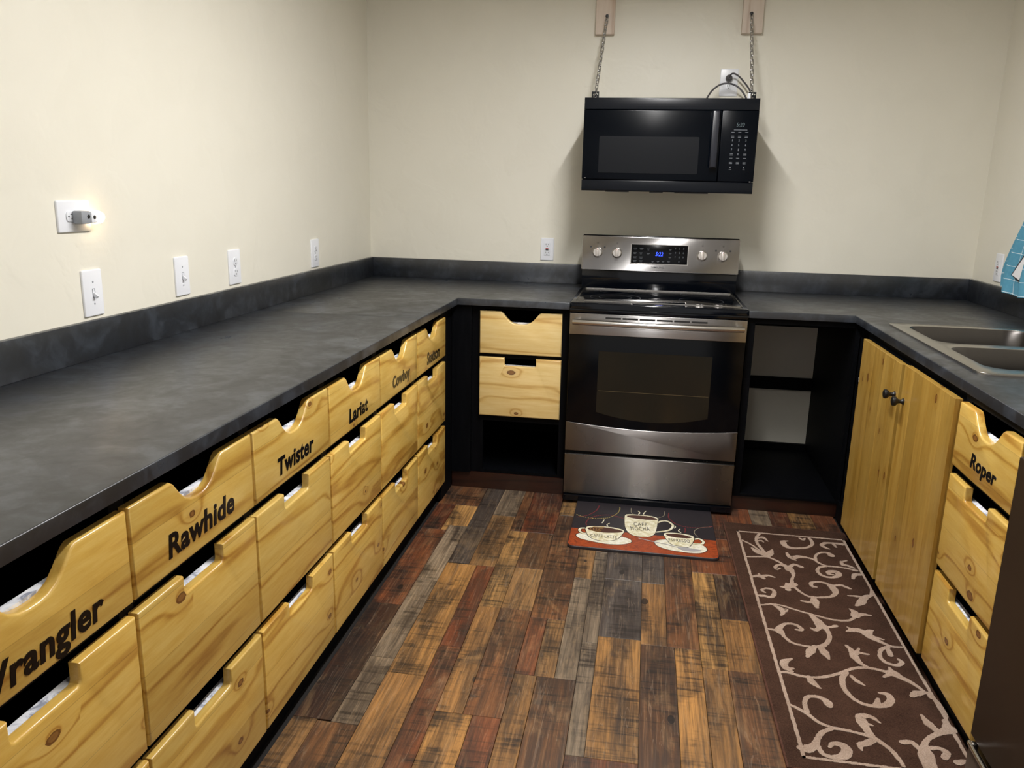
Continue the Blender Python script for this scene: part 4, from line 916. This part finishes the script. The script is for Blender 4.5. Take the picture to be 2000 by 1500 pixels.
RUG = [([(1.966,-1.2753),(2.0074,-1.2664),(2.0468,-1.2626),(2.0811,-1.2935),(2.1015,-1.3265),(2.1162,-1.3527)],[10,10]),([(2.0475,-1.2578),(2.0599,-1.2237),(2.0738,-1.1855)],[14,30,6]),([(1.994,-1.1866),(2.01,-1.2186),(2.0383,-1.2535)],[8,26,8]),([(1.9646,-1.118),(1.9945,-1.1536),(2.0216,-1.2049),(2.0423,-1.248)],[8,8]),([(2.0429,-1.0367),(2.0252,-1.0791),(2.0208,-1.1311),(2.0319,-1.1865),(2.0434,-1.2399)],[12,12,12]),([(2.0262,-1.0875),(2.052,-1.0732),(2.0679,-1.1074)],[8,16,4]),([(2.0229,-1.1138),(2.0409,-1.1065),(2.0491,-1.1216)],[8,10,4]),([(2.1022,-1.3219),(2.113,-1.3534),(2.1236,-1.3842)],[12,34,12]),([(2.1036,-1.3334),(2.0863,-1.3223),(2.0649,-1.3387),(2.0644,-1.3637),(2.0785,-1.3534)],[16,12,14,8]),([(2.1199,-1.3299),(2.1393,-1.308),(2.1632,-1.3266)],[16,14,16]),([(2.1191,-1.3737),(2.1207,-1.4018),(2.1073,-1.4463),(2.1035,-1.4877)],[18,10,18]),([(2.1078,-1.4801),(2.0796,-1.506),(2.0553,-1.5085)],[30,26,4]),([(2.0832,-1.4759),(2.0813,-1.5253)],[10,22]),([(2.1074,-1.5001),(2.127,-1.5416),(2.1522,-1.5643),(2.1937,-1.5594),(2.2253,-1.5465),(2.2461,-1.5166),(2.2471,-1.4839),(2.2404,-1.4587)],[12,10,10,12,16,28,24]),([(2.2421,-1.4651),(2.2282,-1.4452),(2.2053,-1.4392),(2.1758,-1.4522),(2.1737,-1.4795),(2.1861,-1.4835)],[14,12,14,10]),([(2.2542,-1.4585),(2.281,-1.4502),(2.3071,-1.4712)],[13,13,10]),([(2.161,-1.5638),(2.1604,-1.5975),(2.1593,-1.6426)],[14,30,10]),([(2.1597,-1.6014),(2.1359,-1.6063),(2.1138,-1.6011)],[16,14,8]),([(2.1489,-1.0864),(2.1286,-1.0993),(2.1338,-1.1399),(2.1615,-1.1536),(2.2103,-1.1397),(2.2392,-1.1088),(2.2477,-1.0734),(2.2425,-1.0351)],[8,26,22,12,14,14,12]),([(2.2014,-1.0441),(2.2146,-1.0584),(2.2235,-1.0462)],[6,18,8]),([(2.3699,-1.0721),(2.3438,-1.0694),(2.3028,-1.0732),(2.2809,-1.0997),(2.2931,-1.1218),(2.3055,-1.1322)],[20,14,18,14,6]),([(2.3298,-1.0724),(2.3353,-1.1094)],[12,8]),([(2.1267,-1.2062),(2.1288,-1.234),(2.143,-1.2465),(2.1681,-1.2318),(2.1999,-1.2343),(2.2231,-1.2478),(2.237,-1.2751),(2.2588,-1.2929),(2.2959,-1.2953),(2.3325,-1.2992),(2.3664,-1.3138)],[10,16,30,22,12,10,10,10,10,10,14]),([(2.1386,-1.2536),(2.1501,-1.2695)],[16,8]),([(2.2283,-1.2543),(2.2374,-1.2059),(2.2632,-1.1735),(2.2897,-1.171),(2.2993,-1.1942)],[12,11,12,26]),([(2.2578,-1.2975),(2.2295,-1.3139),(2.2172,-1.3456),(2.2235,-1.3771),(2.2449,-1.3922),(2.2704,-1.3868),(2.2902,-1.3657),(2.2862,-1.341),(2.261,-1.3435),(2.2541,-1.3621),(2.2696,-1.3673)],[12,12,13,13,14,18,26,22,14,10]),([(2.3252,-1.2411),(2.3256,-1.2681),(2.3443,-1.2746),(2.3607,-1.2902)],[10,16,14,12]),([(2.3272,-1.2437),(2.3483,-1.2285)],[10,8]),([(2.336,-1.3868),(2.3506,-1.3501),(2.3728,-1.3439)],[10,20,16]),([(1.9634,-1.4464),(1.9861,-1.4374),(1.9982,-1.439),(2.0247,-1.425),(2.0489,-1.4366)],[10,18,20,12,4]),([(1.9914,-1.4194),(2.0055,-1.4541)],[8,14]),([(1.9858,-1.5455),(2.0042,-1.5324),(2.0243,-1.5374),(2.0285,-1.5623),(2.0133,-1.5947),(1.9903,-1.592),(1.9726,-1.5932)],[8,12,14,16,14,14]),([(1.9852,-1.5495),(1.995,-1.5655)],[10,8]),([(1.9708,-1.6615),(2.0059,-1.6482),(2.0398,-1.6508),(2.0766,-1.6694),(2.1132,-1.6853),(2.1546,-1.7021),(2.1957,-1.7164),(2.24,-1.7139),(2.2664,-1.6938),(2.2807,-1.6679)],[8,9,10,12]),([(2.0109,-1.6532),(2.0308,-1.673),(2.0367,-1.7012),(2.0268,-1.7218)],[8,22,16,8]),([(2.0382,-1.6797),(2.0517,-1.677),(2.0474,-1.6931)],[8,12,8]),([(2.2775,-1.6743),(2.2805,-1.6446),(2.2695,-1.6268)],[30,22,6]),([(2.2789,-1.6683),(2.3054,-1.657),(2.3306,-1.6598)],[30,18,8]),([(2.1295,-1.7027),(2.1425,-1.7364),(2.1487,-1.7661),(2.1634,-1.7816)],[16,30,36,16]),([(2.1439,-1.7715),(2.1255,-1.797),(2.1113,-1.787)],[16,16,6]),([(2.1539,-1.7618),(2.1743,-1.7674),(2.1983,-1.7559)],[16,12,14]),([(2.1606,-1.7822),(2.1638,-1.8189),(2.1533,-1.8574),(2.128,-1.893),(2.0948,-1.9048),(2.0641,-1.9031),(2.0347,-1.8919),(2.018,-1.8646),(2.0073,-1.8299),(1.9708,-1.8213)],[16,13,14,18,10,10,10,12,16,7]),([(2.0076,-1.8352),(2.0075,-1.8105),(2.0284,-1.78),(2.0544,-1.7713),(2.074,-1.7838),(2.0793,-1.8065),(2.0607,-1.8082)],[26,22,12,12,14,14,8]),([(2.1016,-1.9014),(2.0847,-1.9315),(2.0678,-1.9688)],[16,28,10]),([(2.1178,-1.8981),(2.1263,-1.9328),(2.1321,-1.969)],[16,28,6]),([(2.2241,-1.7853),(2.2485,-1.7716),(2.2743,-1.7749),(2.2939,-1.8027),(2.3098,-1.8222),(2.3306,-1.8415),(2.348,-1.853),(2.3769,-1.8501)],[6,26,26,30,18,12,12,9]),([(2.2332,-1.7564),(2.2477,-1.775)],[6,16]),([(2.2905,-1.7844),(2.3017,-1.7671),(2.3137,-1.7614)],[26,20,4]),([(2.3063,-1.8053),(2.3318,-1.8136)],[16,6]),([(2.3345,-1.8558),(2.3088,-1.876),(2.294,-1.9131),(2.298,-1.9456),(2.3144,-1.9582),(2.3335,-1.9598),(2.351,-1.9414),(2.3451,-1.9238)],[14,13,12,13,13,15,15,8]),([(2.3295,-1.8648),(2.3274,-1.9063)],[14,18]),([(2.2966,-1.5996),(2.32,-1.5727),(2.3451,-1.5276),(2.3765,-1.5058)],[8,30,24,10]),([(2.2863,-1.5273),(2.3167,-1.526),(2.3445,-1.5303)],[5,13,10]),([(2.3817,-1.462),(2.3738,-1.4936),(2.3603,-1.5244)],[7,9,9]),([(1.9715,-2.0695),(1.9963,-2.0681),(2.0241,-2.0766),(2.0624,-2.0794),(2.1035,-2.0667),(2.1478,-2.0401),(2.1888,-2.0093),(2.2265,-1.9944),(2.2555,-1.9958),(2.2877,-2.0029)],[12,12,12]),([(2.018,-1.9884),(1.9929,-2.0104),(1.9918,-2.0401),(2.0074,-2.0596)],[8,26,22,12]),([(1.9973,-2.0463),(2.0136,-2.043)],[14,10]),([(2.0527,-2.0796),(2.0577,-2.1046),(2.0754,-2.1315)],[16,24,6]),([(2.2394,-1.9918),(2.2225,-1.9703),(2.2139,-1.9391),(2.2126,-1.9005),(2.2029,-1.8757)],[12,16,26,18,10]),([(2.2218,-1.9201),(2.2386,-1.8853)],[18,8]),([(2.2295,-1.9088),(2.2598,-1.9153)],[14,8]),([(2.167,-2.03),(2.1484,-2.0708),(2.1435,-2.1145),(2.1549,-2.1575),(2.1806,-2.1843),(2.2161,-2.1874),(2.2469,-2.1734),(2.2629,-2.148),(2.2601,-2.1242),(2.2389,-2.1203)],[18,18,15,13,13,16,22,22,18,8]),([(2.2278,-2.151),(2.2168,-2.1849)],[10,24]),([(2.1781,-2.0455),(2.1889,-2.0713),(2.207,-2.0907)],[8,16,4]),([(2.2844,-2.0062),(2.3056,-2.0082),(2.3245,-2.0265),(2.3468,-2.0481),(2.3696,-2.0841)],[12,34,22,14,9]),([(2.3039,-1.9787),(2.3066,-2.008)],[8,20]),([(2.2734,-2.0351),(2.2967,-2.0145)],[8,18]),([(2.3269,-2.119),(2.3445,-2.1032),(2.3752,-2.0929),(2.3827,-2.1159)],[12,26,12,18]),([(2.3762,-2.0927),(2.3908,-2.1304),(2.3961,-2.1763),(2.3875,-2.2157),(2.3745,-2.2512)],[12,9,9,10,20]),([(1.9753,-2.2292),(1.9955,-2.2445),(2.0187,-2.2665),(2.04,-2.2957),(2.072,-2.3111),(2.1059,-2.3151),(2.1386,-2.3227),(2.1665,-2.3312),(2.1832,-2.3485),(2.2012,-2.3752),(2.2101,-2.4028),(2.2161,-2.4347)],[9,11,12,11,12,11,11,16,14,12,12,9]),([(2.0166,-2.2533),(2.0156,-2.2211),(2.0262,-2.1873),(2.0494,-2.1746),(2.0711,-2.1823),(2.0817,-2.1985),(2.0831,-2.2139)],[14,13,13,13,16,26,18]),([(2.1665,-2.3277),(2.1598,-2.2973),(2.1561,-2.2675),(2.159,-2.2462),(2.1847,-2.2411),(2.2042,-2.2646)],[18,22,30,26,16,5]),([(2.1594,-2.272),(2.1815,-2.28)],[16,5]),([(2.1713,-2.3371),(2.1468,-2.3591),(2.1283,-2.3695),(2.1265,-2.3912)],[20,20,20,6]),([(2.0715,-2.3133),(2.041,-2.335),(2.022,-2.3666),(2.0087,-2.3964),(1.988,-2.4124),(1.9713,-2.4117)],[12,15,16,22,32,20]),([(2.0169,-2.3934),(2.0237,-2.4232),(2.0464,-2.4336),(2.0759,-2.4214),(2.0883,-2.3974),(2.0789,-2.3792),(2.0579,-2.3786),(2.0471,-2.3942)],[14,13,15,26,28,22,14,10]),([(2.3268,-2.2038),(2.3337,-2.2411),(2.349,-2.2741)],[6,24,16]),([(2.3848,-2.2563),(2.3471,-2.2801),(2.3125,-2.3093),(2.2923,-2.3406),(2.2858,-2.375),(2.2797,-2.4272)],[34,18,14,18,40,34]),([(2.2402,-2.3373),(2.2633,-2.3327),(2.2769,-2.357),(2.2845,-2.3753)],[18,15,15,26]),([(2.2992,-2.3493),(2.3265,-2.3439),(2.3414,-2.3575),(2.3289,-2.3809)],[16,14,18,18]),([(2.3549,-2.3937),(2.3762,-2.3844)],[20,14]),([(2.3829,-2.2203),(2.3793,-2.2624)],[16,26])]
bm = bmesh.new()
BR = [(1.974, -2.446), (2.389, -2.446), (2.380, -1.026), (1.955, -1.026)]
for i in range(4):
    a, b = BR[i], BR[(i+1) % 4]; n = 40
    ribbon(bm, [(a[0]+(b[0]-a[0])*k/n, a[1]+(b[1]-a[1])*k/n) for k in range(n+1)], [.0095, .0095], .01240, k=3)
for i, (pts, ws) in enumerate(RUG):
    ribbon(bm, pts, [q/1000*1.02 for q in ws], .01245+(i % 12)*.00004)
mk('vine_scrolls', bm, M_cream, c, smooth=False)

# ------------------------------------------------------------------ coffee mat
ART = {'corners':[(1.2563,-1.2933),(1.2714,-1.3295),(1.8305,-1.3406),(1.8473,-1.3039),(1.2546,-0.8823),(1.8523,-0.8991)],'line':[(1.2553,-1.1436),(1.4839,-1.145),(1.8478,-1.1485)],'mocha':[(1.4802,-0.9629),(1.4958,-0.9453),(1.5316,-0.9421),(1.5852,-0.9443),(1.6223,-0.964),(1.62,-1.0236),(1.6143,-1.095),(1.6056,-1.1394),(1.5854,-1.1688),(1.552,-1.1761),(1.5182,-1.1669),(1.4973,-1.1378),(1.4859,-1.0973),(1.4806,-1.0364)],'mocha_c':[(1.4875,-0.9706),(1.5068,-0.9551),(1.5531,-0.9505),(1.5958,-0.956),(1.6194,-0.9739),(1.6098,-0.9851),(1.5676,-0.9917),(1.5181,-0.9871)],'mocha_h':[(1.6201,-1.0146),(1.6378,-0.9926),(1.6624,-0.9872),(1.6825,-1.0188),(1.6835,-1.0451),(1.6672,-1.0834),(1.6363,-1.1031),(1.6125,-1.1143)],'lat_s':[(1.2875,-1.2132),(1.2994,-1.1938),(1.3493,-1.177),(1.4346,-1.1852),(1.4888,-1.1982),(1.5127,-1.2215),(1.5067,-1.2469),(1.4711,-1.2681),(1.4221,-1.2756),(1.3654,-1.2656),(1.3141,-1.2485),(1.2942,-1.2324)],'lat':[(1.3203,-1.1337),(1.3378,-1.1124),(1.3963,-1.1039),(1.4484,-1.1099),(1.48,-1.1288),(1.4744,-1.1681),(1.4592,-1.2128),(1.4369,-1.238),(1.3977,-1.2506),(1.3638,-1.2418),(1.3384,-1.2145),(1.3246,-1.1671)],'lat_c':[(1.3275,-1.1364),(1.3556,-1.1189),(1.4037,-1.1127),(1.4489,-1.1227),(1.4751,-1.1358),(1.4637,-1.1519),(1.4201,-1.1649),(1.3758,-1.1661),(1.3408,-1.1533)],'lat_h':[(1.319,-1.1383),(1.302,-1.142),(1.2963,-1.1648),(1.3093,-1.1891),(1.3282,-1.1917)],'esp_s':[(1.6068,-1.2171),(1.6185,-1.196),(1.6684,-1.1795),(1.7503,-1.1899),(1.7982,-1.2074),(1.8136,-1.2431),(1.8006,-1.2712),(1.7679,-1.2873),(1.7139,-1.2876),(1.6597,-1.2764),(1.6213,-1.2536)],'esp':[(1.6462,-1.1221),(1.6666,-1.1092),(1.7139,-1.1073),(1.757,-1.1189),(1.7689,-1.1453),(1.7524,-1.2134),(1.735,-1.2407),(1.6997,-1.2327),(1.6739,-1.2225),(1.6583,-1.1857),(1.6474,-1.147)],'esp_c':[(1.6534,-1.129),(1.6799,-1.1173),(1.7202,-1.1186),(1.7497,-1.1313),(1.7592,-1.1416),(1.7355,-1.1526),(1.6956,-1.153),(1.6659,-1.1446)],'esp_h':[(1.7685,-1.1536),(1.7888,-1.1451),(1.8037,-1.1703),(1.7957,-1.1945),(1.7661,-1.2009),(1.7528,-1.2054)],'spoon':[(1.5438,-1.1944),(1.6019,-1.2142),(1.6509,-1.2291),(1.6991,-1.25)],'bowl':[(1.6991,-1.25),(1.7252,-1.2444),(1.7635,-1.2501),(1.7918,-1.2594),(1.7687,-1.2735),(1.7303,-1.2765),(1.7082,-1.2659)],'a_y':[(1.2644,-0.992),(1.3024,-1.0164),(1.3564,-1.0229),(1.4086,-1.0021),(1.4422,-0.9525),(1.4547,-0.9017),(1.4535,-0.8676)],'a_r':[(1.2677,-1.0287),(1.3186,-0.9941),(1.3507,-0.9346),(1.3616,-0.8733)],'a_r2':[(1.3238,-1.111),(1.3174,-1.0725),(1.3315,-1.0238),(1.365,-0.9885),(1.4179,-0.9721),(1.4759,-0.9964)],'a_r3':[(1.6717,-0.8823),(1.6702,-0.9488),(1.6967,-1.0067),(1.7406,-1.0325),(1.792,-1.03),(1.85,-1.004)],'a_c':[(1.7833,-1.1256),(1.772,-1.0861),(1.7807,-1.0499),(1.8096,-1.0217),(1.8445,-1.0097)],'a_c2':[(1.5049,-0.8709),(1.506,-0.9192),(1.5172,-0.9406)],'a_c3':[(1.6538,-0.8767),(1.6494,-0.9253),(1.6241,-0.959)],'a_r4':[(1.7333,-1.0429),(1.7363,-1.0683),(1.7312,-1.0951)],'st1':[(1.3855,-1.0664),(1.3897,-1.0475),(1.3923,-1.0305)],'st2':[(1.4117,-1.1005),(1.4072,-1.0794),(1.4159,-1.0642)],'st3':[(1.5387,-0.9358),(1.5438,-0.9156),(1.5363,-0.898)],'st4':[(1.5601,-0.931),(1.5636,-0.9112),(1.5707,-0.8904)],'st5':[(1.6901,-1.0568),(1.6956,-1.0424),(1.6932,-1.0297)],'st6':[(1.7159,-1.0984),(1.7074,-1.0789),(1.7139,-1.0602)],'t_mocha':[(1.5204,-1.0678),(1.5767,-1.0642),(1.519,-1.0324)],'t_mocha2':[(1.5097,-1.118),(1.5894,-1.1091),(1.5113,-1.0786)],'t_lat':[(1.3456,-1.2212),(1.4544,-1.2179),(1.3442,-1.1924)],'t_esp':[(1.6641,-1.1966),(1.7501,-1.194),(1.6653,-1.1679)]}
c = thing('floor_mat', (1.56, -1.08, 0), 'cushioned coffee-cup mat on the floor before the stove', 'mat')
M_mat = plain('charcoal_mat_print', srgb(42, 38, 42), .45)
def orange():
    t = NT('burnt_orange_mat_print'); v = t.coords(per_object=False); n = t.noise(v, 40, 4, .6, 2.0)
    t.set(Base_Color=t.ramp(n, [(.3, srgb(112, 44, 18)), (.6, srgb(160, 70, 30))]), Roughness=.45); return t.m
def creamy(name, a, b):
    t = NT(name); v = t.coords(per_object=False); n = t.noise(v, 45, 4, .6)
    t.set(Base_Color=t.ramp(n, [(.35, a), (.6, b)]), Roughness=.5); return t.m
M_cup = creamy('cup_print', srgb(196, 186, 140), srgb(232, 228, 208)); M_sauc = creamy('saucer_print', srgb(206, 200, 172), srgb(230, 228, 216))
M_cof = plain('coffee_print', srgb(70, 38, 26), .5); M_dk = plain('black_print', srgb(24, 20, 20), .5); M_or = orange()
M_yl = plain('yellow_dot_print', srgb(178, 160, 92), .5); M_rd = plain('red_dot_print', srgb(140, 44, 48), .5); M_cl = plain('grey_cream_line_print', srgb(140, 132, 110), .5)
M_spoon = plain('spoon_print', srgb(160, 158, 160), .4); M_latte = plain('latte_art_print', srgb(150, 116, 60), .5)
MXA, MXB, MYA, MYB = 1.258, 1.858, -1.322, -.800
mk('cushion', prism(rrect(MXA, MXB, MYA, MYB, .028, 6), [], I4, .0008, .0125, bev=.004), M_mat, c)
Z0 = .0125
yl = ART['line'][0][1]; yr = ART['line'][2][1]
bot = [p for p in rrect(MXA+.003, MXB-.003, MYA+.003, MYB, .026, 6) if p[1] < -1.25]
bot = sorted([p for p in bot if p[0] < 1.5], key=lambda p: -p[1])+sorted([p for p in bot if p[0] >= 1.5], key=lambda p: p[1])
def flat(name, P, z, m): return mk(name, prism(P, [], I4, Z0-.0005, Z0+z), m, c, smooth=False)
flat('orange_band', [(MXB-.003, yr), (MXA+.003, yl)]+bot, .0001, M_or)
def sm(P, k=4):
    P = [Vector((x, y, 0)) for x, y in P]; n = len(P); out = []
    for i in range(n):
        a, b, c_, d = P[i-1], P[i], P[(i+1) % n], P[(i+2) % n]
        for j in range(k):
            t = j/k; q = .5*((2*b)+(c_-a)*t+(2*a-5*b+4*c_-d)*t*t+(3*b-a-3*c_+d)*t**3); out.append((q.x, q.y))
    return out
def grow(P, d):
    cx = sum(p[0] for p in P)/len(P); cy = sum(p[1] for p in P)/len(P); out = []
    for x, y in P:
        L = math.hypot(x-cx, y-cy); out.append((x+(x-cx)/L*d, y+(y-cy)/L*d))
    return out
def line(name, pts, wd, z, m, dots=False):
    bm = bmesh.new()
    if dots:
        P = catmull([Vector((x, y, 0)) for x, y in pts], 20); acc = 0
        for a, b in zip(P, P[1:]):
            acc += (b-a).length
            if acc > .0085:
                acc = 0; t = (b-a).normalized(); n = Vector((-t.y, t.x, 0))
                q = [b+t*.0025+n*wd/2, b-t*.0025+n*wd/2, b-t*.0025-n*wd/2, b+t*.0025-n*wd/2]
                bm.faces.new([bm.verts.new((p.x, p.y, Z0+z)) for p in q])
    else: ribbon(bm, pts, [wd, wd], Z0+z, ragged=0, h=.0004)
    return mk(name, bm, m, c, smooth=False)
for k_, nm, m_ in (('a_y', 'dotted_circle', M_yl), ('a_r', 'dotted_circle', M_rd), ('a_r2', 'dotted_circle', M_rd), ('a_r3', 'dotted_circle', M_rd), ('a_r4', 'dotted_circle', M_rd)):
    line(nm, ART[k_], .0048, .0002, m_, dots=True)
for k_ in ('a_c', 'a_c2', 'a_c3'): line('circle_line', ART[k_], .0026, .0002, M_cl)
for k_ in ('st1', 'st2', 'st3', 'st4', 'st5', 'st6'): line('steam_wisp', ART[k_], .0045, .0003, M_cup)
def cup(s, cu, co, ha, words_):
    if s:
        flat('saucer_outline', sm(grow(ART[s], .0035)), .0002, M_dk); flat('saucer', sm(ART[s]), .0004, M_sauc)
    line('cup_handle_outline', ART[ha], .0155, .00045, M_dk); line('cup_handle', ART[ha], .0105, .0006, M_cup)
    flat('cup_outline', sm(grow(ART[cu], .003)), .0007, M_dk); flat('cup', sm(ART[cu]), .0009, M_cup)
    flat('coffee', sm(ART[co]), .0011, M_cof)
    for wd_, (a, b, t_) in words_:
        ang = math.atan2(b[1]-a[1], b[0]-a[0]); L = math.hypot(b[0]-a[0], b[1]-a[1]); hh = abs(t_[1]-a[1])
        X = Matrix.Translation((a[0], a[1], Z0+.0009)) @ Matrix.Rotation(ang, 4, 'Z')
        mk('lettering', text_bm(wd_, X, 0, 0, L, hh, depth=.0003, spacing=1.12), M_dk, c, smooth=False)
cup(None, 'mocha', 'mocha_c', 'mocha_h', [('CAFE', ART['t_mocha']), ('MOCHA', ART['t_mocha2'])])
cup('lat_s', 'lat', 'lat_c', 'lat_h', [('CAFFE LATTE', ART['t_lat'])])
cup('esp_s', 'esp', 'esp_c', 'esp_h', [('ESPRESSO', ART['t_esp'])])
lc = ART['lat_c']; cx = sum(p[0] for p in lc)/len(lc); cy = sum(p[1] for p in lc)/len(lc)
for k in range(4):
    r = .014+k*.0115
    line('latte_swirl', [(cx-.012+math.cos(a)*r, cy+.002+math.sin(a)*r*.62) for a in [PI*.45+PI*1.0*q/8 for q in range(9)]], .0028, .0013, M_latte)
line('spoon_stem', ART['spoon'], .0055, .0014, M_spoon); flat('spoon_bowl', sm(ART['bowl']), .0014, M_spoon)
